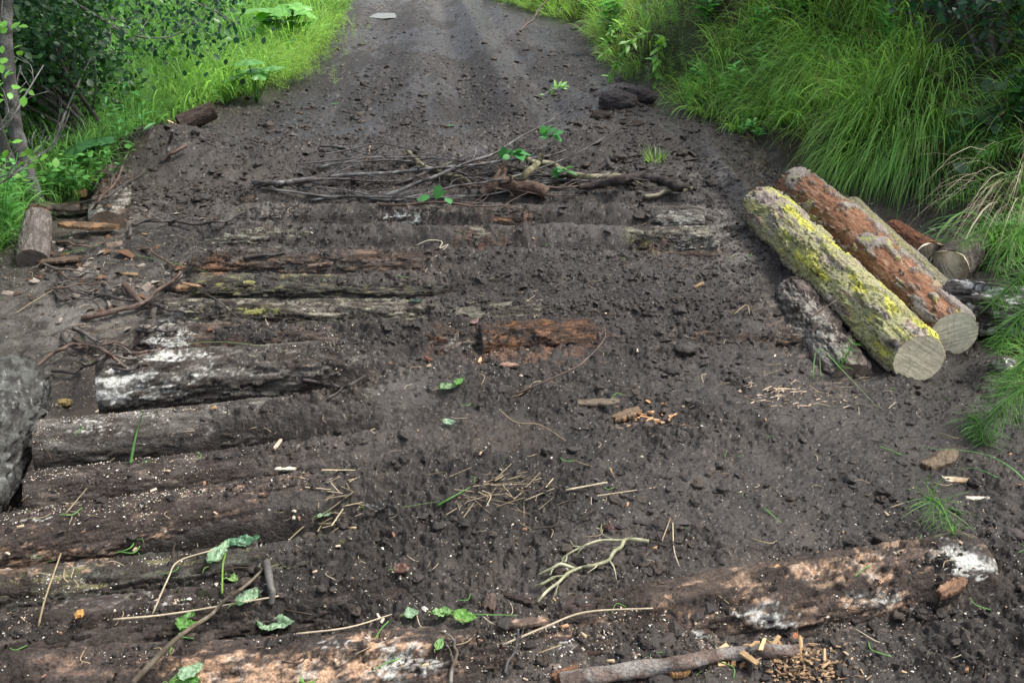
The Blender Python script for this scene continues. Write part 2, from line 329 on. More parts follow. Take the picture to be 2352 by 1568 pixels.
def log_verts(A, B, rA, rB, seed, lump=.06, bend=.02, K=72, step=.010, flakes=0, groove=0, knots=(), rough=1.0):
    ln = np.linalg.norm(B - A); n = max(int(ln / step), 8); t = np.linspace(0, 1, n)
    d, s, u = frame(B - A)
    th = np.linspace(0, 2 * np.pi, K, endpoint=False)
    T, TH = np.meshgrid(t, th, indexing='ij')
    bx = bend * ln * (np.sin(T * 3.0 + seed) * .5 + vn(T * 2.5, T * 0 + seed, seed=seed) * .5)
    bx = bx - (bx[:1] * (1 - T) + bx[-1:] * T)
    R = rA + (rB - rA) * T
    cx, cy = np.cos(TH), np.sin(TH); al = T * ln
    n1 = fbm(al * 4, cx * 1.3, cy * 1.3, o=3, seed=seed + 5)
    n2 = fbm(al * 16, cx * 6, cy * 6, o=4, seed=seed + 9, g=.6)
    n3 = fbm(al * 60, cx * 16, cy * 16, o=2, seed=seed + 13)
    rr = R * (1 + lump * n1) + (.006 * n2 + .0036 * n3) * rough
    fl = np.zeros_like(rr)
    if flakes:
        f = fbm(al * 5.5, cx * 2.2, cy * 2.2, o=6, seed=seed + 31, g=.68)
        fl = sst(.03 - flakes, .055 - flakes, f); rr = rr + .014 * fl + .006 * np.abs(fbm(al * 30, cx * 14, cy * 14, o=3, seed=seed + 33)) * fl
    if groove:
        gq = np.abs(fbm(al * 7, cx * 7, cy * 7, o=3, seed=seed + 35)); rr = rr - groove * (1 - sst(0, .09, gq))
    for kt, ka, kr, kh in knots:
        da = np.angle(np.exp(1j * (TH - ka))) * R; q = ((al - kt * ln) ** 2 + da ** 2) / (kr * kr)
        rr = rr + kh * np.exp(-q) - kh * .75 * np.exp(-q * 7)
    # rounded rim at the cut
    e = np.minimum(al, ln - al); rr0 = R * (1 + lump * n1); q_ = np.exp(-(e / .018) ** 2) * .75; rr = rr * (1 - q_) + (rr0 + .004) * q_; rr = rr * (1 - .05 * np.exp(-e / .006))
    base = A[None, None] + d * al[..., None] + s * bx[..., None]
    V = base + rr[..., None] * (cx[..., None] * s + cy[..., None] * u)
    i = np.arange(n - 1)[:, None] * K + np.arange(K)[None]; j = np.arange(n - 1)[:, None] * K + (np.arange(K)[None] + 1) % K
    F = np.stack([i, j, j + K, i + K], -1).reshape(-1, 4)
    return V, F, dict(t=T, al=al, cx=cx, cy=cy, n1=n1, n2=n2, n3=n3, fl=fl, d=d, s=s, u=u)
def end_disc(ring, d, depth_=0.0, tilt=0.0, seed=1, rough_=.002, col=(.5,.44,.32), col2=(.36,.31,.24), kind='saw', vee=0):
    "cut face built from the log's own rim"
    c = ring.mean(0); K = len(ring); NR = 46
    f = np.linspace(1, 0, NR + 1)[:-1]
    V = c + (ring[None] - c) * f[:, None, None]
    rel = V - c; dd, s, u = frame(d); a = rel @ s; b = rel @ u; rad = np.sqrt(a * a + b * b); R = rad.max()
    ca, sa = math.cos(.5 + seed), math.sin(.5 + seed); w = a * ca + b * sa; w2 = -a * sa + b * ca
    off = .45 * rough_ * (fbm(w * 260, w2 * 10, o=3, seed=seed) + .6 * fbm(a * 40, b * 40, o=3, seed=seed + 3))
    off = off - vee * np.abs(a) / R * .06 if vee else off
    off = off * (f[:, None] < .999) + depth_
    off = off + tilt * b
    V = V + off[..., None] * dd
    C = np.array(col) * (1 + .16 * fbm(w * 300, w2 * 14, o=3, seed=seed + 7)[..., None] + .16 * fbm(a * 22, b * 22, o=4, seed=seed + 8)[..., None])
    ringc = (.13 * np.sin(rad * 1150 + 5 * fbm(a * 14, b * 14, seed=seed)) * (.5 + .5 * sst(-.2, .4, fbm(a * 18, b * 18, o=2, seed=seed + 5))))[..., None]
    C = C * (1 + ringc); ang = np.arctan2(b, a); off_c = fbm(rad * 30, rad * 0 + 2, o=2, seed=seed + 2) * .12
    for q0, l0 in ((.7, .25), (2.4, .45), (4.1, .15), (5.2, .5), (3.3, .6)):
        dq = np.abs(np.angle(np.exp(1j * (ang - q0 - seed - off_c)))) * rad; ck = (sst(.0022, .0006, dq) * sst(l0, l0 + .15, rad / R) * .65)[..., None]; C = C * (1 - ck) + np.array([.10, .075, .05]) * ck
    st_ = (sst(.1, .5, fbm(a * 9 + seed, b * 9, o=4, seed=seed + 21)) * .30)[..., None]; C = C * (1 - st_) + np.array([.24, .20, .15]) * st_
    m = sst(-.1, .5, fbm(a * 16 + 3, b * 16, o=3, seed=seed + 11))[..., None] * .7; C = C * (1 - m) + np.array(col2) * m
    if kind == 'saw':
        hrt = (sst(.75, .2, rad / R) * .25)[..., None]; C = C * (1 - hrt) + C * np.array([.85, .86, .92]) * hrt
    dk = sst(.93, 1.0, rad / R)[..., None]; C = C * (1 - dk) + np.array([.07, .045, .03]) * dk
    cr = sst(.012, .0, np.abs(np.angle(np.exp(1j * (np.arctan2(b, a) - seed))) * rad)) * sst(.2, .5, rad / R) * .0
    V = V.reshape(-1, 3); C = C.reshape(-1, 3); V = np.vstack([V, c + dd * depth_]); C = np.vstack([C, np.array(col) * .8])
    i = np.arange(NR - 1)[:, None] * K + np.arange(K)[None]; j = np.arange(NR - 1)[:, None] * K + (np.arange(K)[None] + 1) % K
    F = np.stack([i, j, j + K, i + K], -1).reshape(-1, 4)
    k = (NR - 1) * K + np.arange(K); T3 = np.stack([k, (NR - 1) * K + (np.arange(K) + 1) % K, np.full(K, NR * K)], 1)
    return V, [F, T3], C
def bed_colour(V, q, pal, seed):
    c0, c1, c2 = [np.array(c) for c in PAL[pal]]; pk = CH / (CH - V[..., 2]); x, y = V[..., 0] * pk, V[..., 1] * pk
    m = sst(-.35, .45, fbm(q['al'] * 7, q['cx'] * 4, q['cy'] * 4, o=4, seed=seed + 51, g=.6))[..., None]
    C = c0 * (1 - m) + c1 * m
    m = sst(.12, .5, fbm(q['al'] * 14, q['cx'] * 5, q['cy'] * 5, o=4, seed=seed + 57, g=.65))[..., None]; C = C * (1 - m * .8) + c2 * m * .8
    if pal in ('pink', 'pale'):      # short cross streaks of torn inner bark
        st = sst(.1, .5, fbm(q['al'] * 75, q['cx'] * 6, q['cy'] * 6, o=3, seed=seed + 61))[..., None]
        C = C * (1 - st * .45) + np.array([.05, .03, .03]) * st * .45
    for k in 'grolw':
        p = patches(x, y, k) * (.85 if k in 'rol' else 1)
        nn = fbm(q['al'] * (26 if k == 'o' else 16), q['cx'] * 7, q['cy'] * 7, o=5, seed=seed + 70 + ord(k), g=.7)
        nn = nn * (.55 if k == 'w' else 1) + (.95 if k == 'w' else .5) * fbm(q['al'] * 70, q['cx'] * 20, q['cy'] * 20, o=3, seed=seed + 7 + ord(k), g=.8)
        m = np.clip(sst(.8, 1.15, p * .9 + .7 * nn + .22), 0, 1)[..., None] * .92
        cc = np.array(COLK[k]) * (1 + .25 * q['n2'][..., None])
        if k == 'o':
            w2 = sst(.0, .4, fbm(q['al'] * 60, q['cx'] * 5, q['cy'] * 5, o=3, seed=seed + 91))[..., None]; cc = cc * (1 - w2) + np.array([.55, .46, .38]) * w2
        C = C * (1 - m) + cc * m
    md = sst(.0, .3, fbm(x * 13, y * 19, o=5, seed=seed + 99, g=.65))[..., None] * .88; C = C * (1 - md) + np.array([.042, .033, .028]) * md
    return C
BEDLAB = dict(
 a="muddy log with torn pinkish bark along the bottom edge at the left", b="nearest big log at the right with peach and white torn patches and a white end",
 c="mud-caked dark log second from the bottom at the left edge", d="grey-green lichen barked log just above the mud-caked log at bottom left",
 e="long log at left with orange and pink streaks low on its side", f="muddy brown log with a square cut left end beside the dark hole",
 g="thick mud-flecked log just in front of the white dusted log", h="biggest left log with bright white powder on its end",
 s="short exposed hump of log with orange rotten bark in the middle of the track", i="long mostly buried log right behind the white dusted log", j="log with pale lichened knotty left end behind the white dusted logs",
 k="mostly buried log with thin yellow-green lichen behind the knotty pale end", l="buried log with a flat rust orange left end",
 m="buried log whose pale lichened right end shows beside the grey berm", n="buried log with a stubby round grey right end behind the lichened end",
 o="farthest buried cross log, right in front of the brush heap", p="grey-pink log lying lengthways in the mud beside the yellow lichened log",
 q="mud-covered log in the bottom right corner behind the sawdust heap", r="pale log butt pointing away up the bank at the left, mud on top")
for k, L in enumerate(LOGS):
    A, B, r = L['A'], L['B'], L['r']; n = L['n']
    kn = []
    if n == 'j': kn = [(.022, 3.6, .022, .012)]
    if n == 'p': kn = [(.62, 1.9, .03, .02), (.25, 2.4, .02, .01)]
    V, F, q = log_verts(A, B, r, r * (.93 if n != 'h' else .85), 100 + 7 * k, lump=.07, bend=.008, flakes=(.0 if n in 'efgq' else .05), groove=.004, knots=kn, K=128, step=.0065)
    C = bed_colour(V, q, L['pal'], 100 + 7 * k)
    e = empty('road_log' if n not in 'pr' else 'half_buried_log', A, BEDLAB[n], 'log', 'logs laid across the track' if n not in 'pr' else None)
    mesh_np('bark', local(V.reshape(-1, 3), e), F, M_BARK, e, C.reshape(-1, 3))
    DARK = dict(col=(.16,.12,.09), col2=(.08,.06,.05))
    for idx, dr in ((0, -1), (-1, 1)):
        if (idx == 0 and n not in 'acdeq') or (idx == -1 and n in 'bmnopr'):
            pale = dict(col=(.20,.15,.11), col2=(.10,.08,.06))
            v, f, c = end_disc(V[idx], q['d'] * dr, seed=k, **(pale if n in 'jlr' else DARK))
            mesh_np('cut_end', local(v, e), f, M_WOOD, e, c)

def loose_log(name, A, B, rA, rB, seed, label, pal, ends='ab', lump=.05, bend=.012, flakes=0, knots=(), group=None, endkw=None, groove=.005, cat='log', rough=1.0, K=150, step=.0065):
    V, F, q = log_verts(np.array(A, float), np.array(B, float), rA, rB, seed, rough=rough, lump=lump, bend=bend, flakes=flakes, groove=groove, knots=knots, K=K, step=step)
    C = pal(V, q, seed); e = empty(name, A, label, cat, group)
    mesh_np('bark', local(V.reshape(-1, 3), e), F, M_BARK, e, C.reshape(-1, 3))
    for ch, idx, dr in (('a', 0, -1), ('b', -1, 1)):
        if ch in ends:
            kw = dict(seed=seed % 17); kw.update((endkw or {}).get(ch, {}))
            v, f, c = end_disc(V[idx], q['d'] * dr, **kw); mesh_np('cut_end', local(v, e), f, M_WOOD, e, c)
    return e
def pal_yellow(V, q, seed):
    al, cx, cy = q['al'], q['cx'], q['cy']; up = cy
    c = np.array([.30,.25,.22]) * (1 + .3 * q['n2'][..., None])
    def mix(c, col, m): m = np.clip(m, 0, 1)[..., None]; return c * (1 - m) + np.array(col) * m
    c = mix(c, (.40,.35,.31), sst(.0, .4, fbm(al * 18, cx * 8, cy * 8, o=4, seed=seed + 1)) * .8)
    c = mix(c, (.27,.165,.13), sst(.08, .3, fbm(al * 7 + 3, cx * 4, cy * 4, o=4, seed=seed + 2)) * .85)
    c = mix(c, (.075,.06,.05), sst(.18, .4, fbm(al * 10, cx * 5, cy * 5, o=4, seed=seed + 3, g=.6)) * .85)
    big = fbm(al * 4.2, cx * 2.2, cy * 2.2, o=5, seed=seed + 4, g=.62)
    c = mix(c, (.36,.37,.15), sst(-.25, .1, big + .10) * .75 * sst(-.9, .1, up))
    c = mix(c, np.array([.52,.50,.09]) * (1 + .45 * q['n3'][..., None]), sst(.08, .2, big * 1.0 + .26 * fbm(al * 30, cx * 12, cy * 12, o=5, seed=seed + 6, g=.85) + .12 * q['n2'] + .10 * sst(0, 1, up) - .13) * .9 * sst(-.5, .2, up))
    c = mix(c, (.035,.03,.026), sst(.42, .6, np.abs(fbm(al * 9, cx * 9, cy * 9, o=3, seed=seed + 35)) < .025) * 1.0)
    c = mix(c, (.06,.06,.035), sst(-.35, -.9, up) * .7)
    return c
def pal_brown(V, q, seed):
    al, cx, cy = q['al'], q['cx'], q['cy']
    def mix(c, col, m): m = np.clip(m, 0, 1)[..., None]; return c * (1 - m) + np.array(col) * m
    c = np.array([.225,.112,.062]) * (1 + .35 * q['n2'][..., None])
    c = mix(c, (.42,.27,.18), sst(.08, .4, fbm(al * 7, cx * 6, cy * 6, o=5, seed=seed + 1, g=.7)) * .75)
    c = mix(c, (.09,.042,.028), sst(.05, .4, fbm(al * 9, cx * 9, cy * 9, o=4, seed=seed + 2)) * .7)
    bark = mix(np.array([.25,.22,.19]) * (1 + .35 * q['n2'][..., None]), (.30,.27,.24), sst(0, .4, fbm(al * 16, cx * 8, cy * 8, o=3, seed=seed + 3)) * .7)
    bark = mix(bark, (.36,.37,.10), sst(.15, .35, fbm(al * 8, cx * 4, cy * 4, o=4, seed=seed + 4)) * .7)
    fl = q['fl'][..., None]; return c * (1 - fl) + bark * fl
def pal_thin(V, q, seed):
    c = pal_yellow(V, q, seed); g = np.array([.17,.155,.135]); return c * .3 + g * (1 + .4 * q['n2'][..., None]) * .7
def pal_dark(col1, col2, white=0, wc=(.5,.5,.5)):
    def f(V, q, seed):
        m = sst(-.3, .4, fbm(q['al'] * 22, q['cx'] * 5, q['cy'] * 5, o=4, seed=seed + 1))[..., None]; c = np.array(col1) * (1 - m) + np.array(col2) * m
        if white:
            m = (sst(.0, .3, fbm(q['al'] * 24 + 4, q['cx'] * 5, q['cy'] * 5, o=5, seed=seed + 2, g=.65) - (1 - white) * .4) * .9)[..., None]; c = c * (1 - m) + np.array(wc) * m
        return c
    return f
def gp(px, py, z): return G(px, py, z)
PALE = dict(col=(.78,.69,.48), col2=(.66,.58,.42), rough_=.003)
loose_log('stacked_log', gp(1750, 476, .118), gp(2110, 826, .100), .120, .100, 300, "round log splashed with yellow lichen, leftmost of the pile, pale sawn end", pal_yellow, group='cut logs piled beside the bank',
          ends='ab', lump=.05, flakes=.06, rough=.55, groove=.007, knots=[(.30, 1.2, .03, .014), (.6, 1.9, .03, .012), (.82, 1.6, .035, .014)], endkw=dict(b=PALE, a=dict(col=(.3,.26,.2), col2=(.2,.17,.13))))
loose_log('stacked_log', gp(1825, 430, .125), gp(2190, 768, .097), .120, .098, 330, "reddish brown peeled log with curling grey bark scraps, middle of the pile", pal_brown, group='cut logs piled beside the bank',
          ends='ab', lump=.07, flakes=-.02, rough=.5, groove=.003, bend=.02, knots=[(.5, 2.0, .04, .02), (.22, 1.7, .03, .012)], endkw=dict(b=dict(col=(.72,.64,.48), col2=(.58,.53,.43), rough_=.005), a=dict(col=(.2,.15,.1), col2=(.12,.09,.06))))
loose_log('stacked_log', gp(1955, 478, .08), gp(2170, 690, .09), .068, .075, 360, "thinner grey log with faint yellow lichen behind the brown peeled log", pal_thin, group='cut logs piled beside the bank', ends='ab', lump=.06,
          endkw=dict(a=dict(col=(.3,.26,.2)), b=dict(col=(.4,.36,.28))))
loose_log('short_log', gp(2050, 528, .09), gp(2134, 590, .11), .058, .078, 390, "short dark red-brown log with a pale split end behind the pile", pal_dark((.07,.032,.02), (.17,.07,.035)), ends='ab', lump=.12,
          endkw=dict(b=dict(col=(.72,.64,.49), col2=(.62,.53,.38), vee=1, rough_=.008, tilt=.3)))
loose_log('short_log', gp(2235, 560, .06), gp(2178, 618, .13), .085, .092, 410, "short dark log with a rough pale chopped end, right of the dark red-brown log", pal_dark((.04,.032,.028), (.10,.085,.075)), ends='ab', lump=.12,
          endkw=dict(b=dict(col=(.68,.60,.46), col2=(.55,.48,.36), vee=1.2, rough_=.012, tilt=.25)))
loose_log('charred_log', gp(2165, 700, .11), gp(2400, 735, .13), .10, .11, 430, "blackened log with ashy white patches and a slanted pale end, right of the pile", pal_dark((.030,.026,.024), (.075,.07,.068), white=.8), ends='ab', lump=.10, flakes=.1,
          endkw=dict(a=dict(col=(.36,.29,.19), col2=(.24,.19,.12), tilt=.45, rough_=.006)))
loose_log('leaning_log', gp(36, 885, -.03), gp(-260, 1400, -.06), .130, .135, 450, "rough grey log lying lengthways at the left edge beside the dark hole", pal_dark((.04,.038,.034), (.105,.108,.098), white=.5, wc=(.27,.285,.265)), ends='a', lump=.06, flakes=.03, groove=.006,
          endkw=dict(a=dict(col=(.10,.08,.065), col2=(.06,.05,.042), rough_=.01)))
loose_log('weathered_log', gp(88, 500, .09), gp(76, 600, -.04), .072, .080, 470, "short stubby log end with orange rotten top at the far left", pal_dark((.10,.085,.075), (.19,.165,.15)), ends='ab', lump=.14,
          endkw=dict(b=dict(col=(.12,.10,.085), col2=(.08,.07,.06)), a=dict(col=(.22,.12,.06), col2=(.12,.08,.05), tilt=.4, rough_=.012)))
def stump():
    c = P(455, 292); A = c + np.array([-.11, -.08, .03]); B = c + np.array([.12, .05, .12])
    loose_log('broken_stump', A, B, .075, .062, 490, "dark broken stump end with a pale yellow torn face in the left grass", pal_dark((.05,.035,.028), (.085,.065,.055)), ends='ab', lump=.2,
              endkw=dict(a=dict(col=(.56,.42,.22), col2=(.30,.13,.05), tilt=.9, rough_=.012), b=dict(col=(.1,.07,.05))))
stump()

# ------------------------------------------------------------------ tubes: branches, sticks
def tube(pts, r, K=7, seed=0, sub=6, rough_=.08):
    pts = np.array(pts, float); n = len(pts)
    if n > 2 or sub > 1:
        t = np.arange(n); tt = np.linspace(0, n - 1, (n - 1) * sub + 1)
        Pm = np.vstack([2 * pts[0] - pts[1], pts, 2 * pts[-1] - pts[-2]])
        i = np.minimum(tt.astype(int), n - 2); f = (tt - i)[:, None]
        p0, p1, p2, p3 = Pm[i], Pm[i + 1], Pm[i + 2], Pm[i + 3]
        pts2 = .5 * (2 * p1 + (p2 - p0) * f + (2 * p0 - 5 * p1 + 4 * p2 - p3) * f ** 2 + (3 * p1 - p0 - 3 * p2 + p3) * f ** 3)
        rr = np.interp(tt, t, r if np.ndim(r) else np.linspace(r, r, n)) if np.ndim(r) and len(r) == n else np.linspace(r[0], r[-1], len(tt))
    else: pts2, rr = pts, np.linspace(r[0], r[-1], n)
    m = len(pts2); d = np.gradient(pts2, axis=0); d /= np.linalg.norm(d, axis=1)[:, None] + 1e-9
    ref = np.array([0, 0, 1.]) if np.abs(d[:, 2]).mean() < .8 else np.array([1., 0, 0])
    s = np.cross(d, ref); s /= np.linalg.norm(s, axis=1)[:, None] + 1e-9; u = np.cross(s, d)
    th = np.linspace(0, 2 * np.pi, K, endpoint=False)
    al = np.concatenate([[0], np.cumsum(np.linalg.norm(np.diff(pts2, axis=0), axis=1))])
    wob = 1 + rough_ * vn(al[:, None] * 25 + 0 * th, th[None] + 0 * al[:, None], seed=seed)
    V = pts2[:, None] + (rr[:, None] * wob)[..., None] * (np.cos(th)[None, :, None] * s[:, None] + np.sin(th)[None, :, None] * u[:, None])
    i = np.arange(m - 1)[:, None] * K + np.arange(K)[None]; j = np.arange(m - 1)[:, None] * K + (np.arange(K)[None] + 1) % K
    F = np.stack([i, j, j + K, i + K], -1).reshape(-1, 4)
    V = V.reshape(-1, 3); V = np.vstack([V, pts2[:1], pts2[-1:]]); c0, c1 = m * K, m * K + 1; a = np.arange(K); b = (a + 1) % K
    T = np.vstack([np.stack([b, a, np.full(K, c0)], 1), np.stack([(m - 1) * K + a, (m - 1) * K + b, np.full(K, c1)], 1)])
    return V, F, T
class Acc:
    def __init__(s): s.V = []; s.Q = []; s.T = []; s.C = []; s.n = 0
    def add(s, V, Q=None, T=None, C=(.1, .1, .1)):
        s.V.append(V)
        if Q is not None and len(Q): s.Q.append(np.asarray(Q) + s.n)
        if T is not None and len(T): s.T.append(np.asarray(T) + s.n)
        C = np.array(C, float); s.C.append(np.broadcast_to(C, (len(V), 3)) if C.ndim == 1 else C); s.n += len(V)
    def build(s, name, mat, parent=None, off=None, smooth=True):
        V = np.vstack(s.V);
        if off is not None: V = V - np.array(off)
        F = [np.vstack(a) for a in (s.Q, s.T) if a]
        return mesh_np(name, V, F, mat, parent, np.vstack(s.C), smooth)
def bcol(V, base, seed, amt=.35, pale=None):
    n = fbm(V[:, 0] * 40, V[:, 1] * 40, V[:, 2] * 40, o=3, seed=seed)[:, None]; c = np.array(base) * (1 + amt * n)
    if pale is not None:
        m = sst(.0, .4, fbm(V[:, 0] * 22, V[:, 1] * 22, V[:, 2] * 22, o=3, seed=seed + 5))[:, None]; c = c * (1 - m) + np.array(pale) * m
    return c
def grow(acc, pts, r0, r1, seed, base, pale=None, twigs=0, tl=.3, flat=.35, K=7, depth_=1, sub=6):
    big = r0 > .011; V, Q, T = tube(pts, (r0, r1), K=16 if big else K, seed=seed, sub=18 if big else sub, rough_=.16 if big else .1)
    if big: nv = len(V) - 2; V = V + (.10 * r0) * np.stack([fbm(V[:, 0] * 60 + a, V[:, 1] * 60, V[:, 2] * 60, o=3, seed=seed + a, g=.7) for a in (1, 2, 3)], 1)
    acc.add(V, Q, T, bcol(V, base, seed, .7, pale=pale))
    rg = np.random.default_rng(seed); pts = np.array(pts); L = np.linalg.norm(np.diff(pts, axis=0), axis=1); cum = np.concatenate([[0], np.cumsum(L)])
    for k in range(twigs):
        f = rg.uniform(.15, .97) * cum[-1]; i = min(np.searchsorted(cum, f) - 1, len(L) - 1); i = max(i, 0); w = (f - cum[i]) / L[i]
        p = pts[i] * (1 - w) + pts[i + 1] * w; d = (pts[i + 1] - pts[i]) / L[i]
        a = rg.choice([-1, 1]) * rg.uniform(.35, .9); dd = np.array([d[0] * math.cos(a) - d[1] * math.sin(a), d[0] * math.sin(a) + d[1] * math.cos(a), d[2] + rg.uniform(-flat * .3, flat)])
        ll = tl * rg.uniform(.4, 1.1) * (1.1 - .5 * f / cum[-1]); m = p + dd * ll * .5 + rg.normal(0, .06 * ll, 3); q = p + dd * ll + rg.normal(0, .12 * ll, 3)
        rr = (r0 + (r1 - r0) * f / cum[-1]) * .5
        grow(acc, [p, m, q], max(rr, .0022), max(rr * .35, .0012), seed * 7 + k, base, pale, twigs=(rg.integers(0, 3) if depth_ > 0 else 0), tl=ll * .5, K=5, depth_=depth_ - 1, sub=3)
def branch(name, label, cat, pxs, r0, r1, base=(.10,.09,.085), pale=(.17,.165,.16), twigs=0, tl=.3, seed=1, group=None, mat=None, leaves=0):
    pts = []
    _jr = random.Random(seed); pxs = [pxs[0]] + [w for a, b in zip(pxs[:-1], pxs[1:]) for w in (((a[0] + b[0]) / 2 + _jr.uniform(-7, 7), (a[1] + b[1]) / 2 + _jr.uniform(-5, 5), ((a[2] if len(a) > 2 else .006) + (b[2] if len(b) > 2 else .006)) / 2 + .006), b)]
    for p in pxs:
        z = p[2] if len(p) > 2 else 0.006
        pts.append(P(p[0], p[1], z))
    acc = Acc(); grow(acc, pts, r0, r1, seed, base, pale, twigs, tl)
    e = pts[0]; o = acc.build(name, mat or (M_BARK if r0 > .02 else M_TWIG), off=e); o.location = Vector(e); tag(o, label, cat, group)
    return o, pts
def pts_between(a, b): return [a, ((a[0] + b[0]) / 2, (a[1] + b[1]) / 2, (a[2] + b[2]) / 2), b]
GRY = dict(base=(.065,.06,.057), pale=(.17,.168,.162)); DK = dict(base=(.045,.036,.032), pale=(.08,.07,.065)); GRN = dict(base=(.13,.12,.07), pale=(.25,.23,.15)); BRN = dict(base=(.085,.055,.04), pale=(.13,.095,.075))
gB = 'cut branches heaped across the track'
BR = [
 ("slender grey branch, longest of the heap, reaching far out to the left", [(580,418,.03),(700,412,.05),(900,397,.08),(1080,380,.10),(1230,362,.08),(1300,345,.05)], .014, .005, GRY, 10, .35),
 ("grey branch rising from the heap's front left to its upper right", [(862,458,.02),(960,420,.08),(1040,388,.12),(1130,355,.12),(1200,312,.08),(1295,255,.05)], .013, .004, GRY, 8, .3),
 ("thick dark brown crooked limb in the front middle of the heap", [(1105,445,.02),(1150,420,.05),(1210,428,.06),(1255,445,.03)], .030, .034, BRN, 2, .2),
 ("yellowish broken branch leaning down from the heap's upper left", [(935,345,.05),(975,382,.07),(1030,402,.05),(1085,425,.02)], .013, .010, GRN, 3, .15),
 ("mossy greenish stub standing up in the middle of the heap", [(1190,425,.03),(1212,395,.10),(1245,355,.18)], .020, .017, GRN, 2, .12),
 ("bent pale limb curving out of the heap to the right", [(1200,362,.09),(1270,378,.08),(1320,402,.06),(1400,405,.06),(1450,418,.03)], .017, .020, GRN, 2, .2),
 ("long dark limb, rightmost of the heap, its butt end by the grey berm", [(1330,430,.04),(1400,418,.07),(1460,406,.09),(1520,414,.08),(1568,430,.06)], .018, .028, DK, 2, .2),
 ("dark rod lying behind the bent pale limb", [(1180,400,.03),(1260,402,.05),(1340,400,.04),(1420,398,.03)], .014, .012, DK, 2, .2),
 ("arched thin twig across the top of the heap, from left to centre", [(740,355,.04),(860,330,.09),(960,348,.10),(1060,378,.05)], .006, .003, GRY, 5, .25),
 ("thin grey branch over the middle of the heap ending in fine twigs at right", [(860,460,.02),(1000,440,.06),(1110,420,.09),(1200,400,.10),(1330,350,.09),(1450,280,.05)], .008, .003, GRY, 7, .3),
 ("long low twig along the front of the heap", [(600,432,.02),(760,452,.02),(900,460,.03),(1040,455,.04),(1200,430,.05),(1300,410,.04)], .007, .003, GRY, 8, .3),
 ("wiry grey twig in front of the long low twig", [(700,430,.02),(820,442,.02),(960,464,.02),(1080,468,.02)], .005, .002, GRY, 6, .2),
 ("upper wispy branch running left from the heap's centre", [(700,376,.04),(850,362,.08),(980,362,.10),(1090,372,.05)], .006, .002, GRY, 6, .25),
 ("thin twig sticking out of the heap towards the lower left", [(1060,395,.05),(950,425,.04),(860,440,.03),(780,470,.01)], .005, .002, DK, 4, .2),
 ("thin dark twig with a forked tip at the heap's left end", [(640,410,.02),(590,430,.02),(540,440,.01)], .004, .002, DK, 4, .2),
 ("short dark stick poking from the mud right of the heap", [(1395,370,.04),(1428,392,.02)], .014, .012, DK, 0, .1),
 ("short olive stick at the right foot of the heap", [(1480,452,.02),(1530,438,.03),(1590,432,.02)], .012, .010, GRN, 0, .1),
 ("thin arched grey twig standing up at the upper right of the heap", [(1120,378,.07),(1170,350,.12),(1240,340,.10),(1290,320,.05)], .005, .002, GRY, 4, .2),
]
_rb = random.Random(9)
XN = ["low dark twig, %s" % w for w in ("under the longest grey branch at far left","crossing beneath the thick crooked limb","nearest the front edge left of centre","beside the yellowish broken branch","behind the mossy stub","running below the bent pale limb","tangled at the heap's very centre","just right of the thick crooked limb","sticking up at the rear left","lying flat behind the long dark limb","pressed into the mud at front centre","beneath the arched twig at left")]
for _k, _w in enumerate(XN):
    _cx, _cy, _a, _l = [(780,415,.05,170),(1180,440,-.1,150),(900,455,.05,190),(1010,392,.5,120),(1180,385,-.2,140),(1320,415,.1,140),(1080,405,-.35,150),(1280,430,.2,110),(830,352,-.3,100),(1400,400,.1,130),(1020,470,.0,150),(880,372,.15,150)][_k]
    _dx, _dy = _l * math.cos(_a), _l * .55 * math.sin(_a)
    BR.append((_w, [(_cx - _dx, _cy + _dy, .01), (_cx - _dx * .3, _cy + _dy * .3 - 4, .05), (_cx + _dx * .4, _cy - _dy * .4 + 3, .06), (_cx + _dx, _cy - _dy, .02)], .0085 if _k % 3 else .012, .003, (DK, BRN, GRY)[_k % 3], 7, .28))
BRP = {}
for k, (lab, pts, r0, r1, pal, tw, tl) in enumerate(BR):
    BRP[k] = branch('branch', lab, 'branch', pts, r0 * 1.15, r1 * 1.15, twigs=int(tw * 1.6) + 1, tl=tl * 1.1, seed=500 + k, group=gB, **pal)[1]
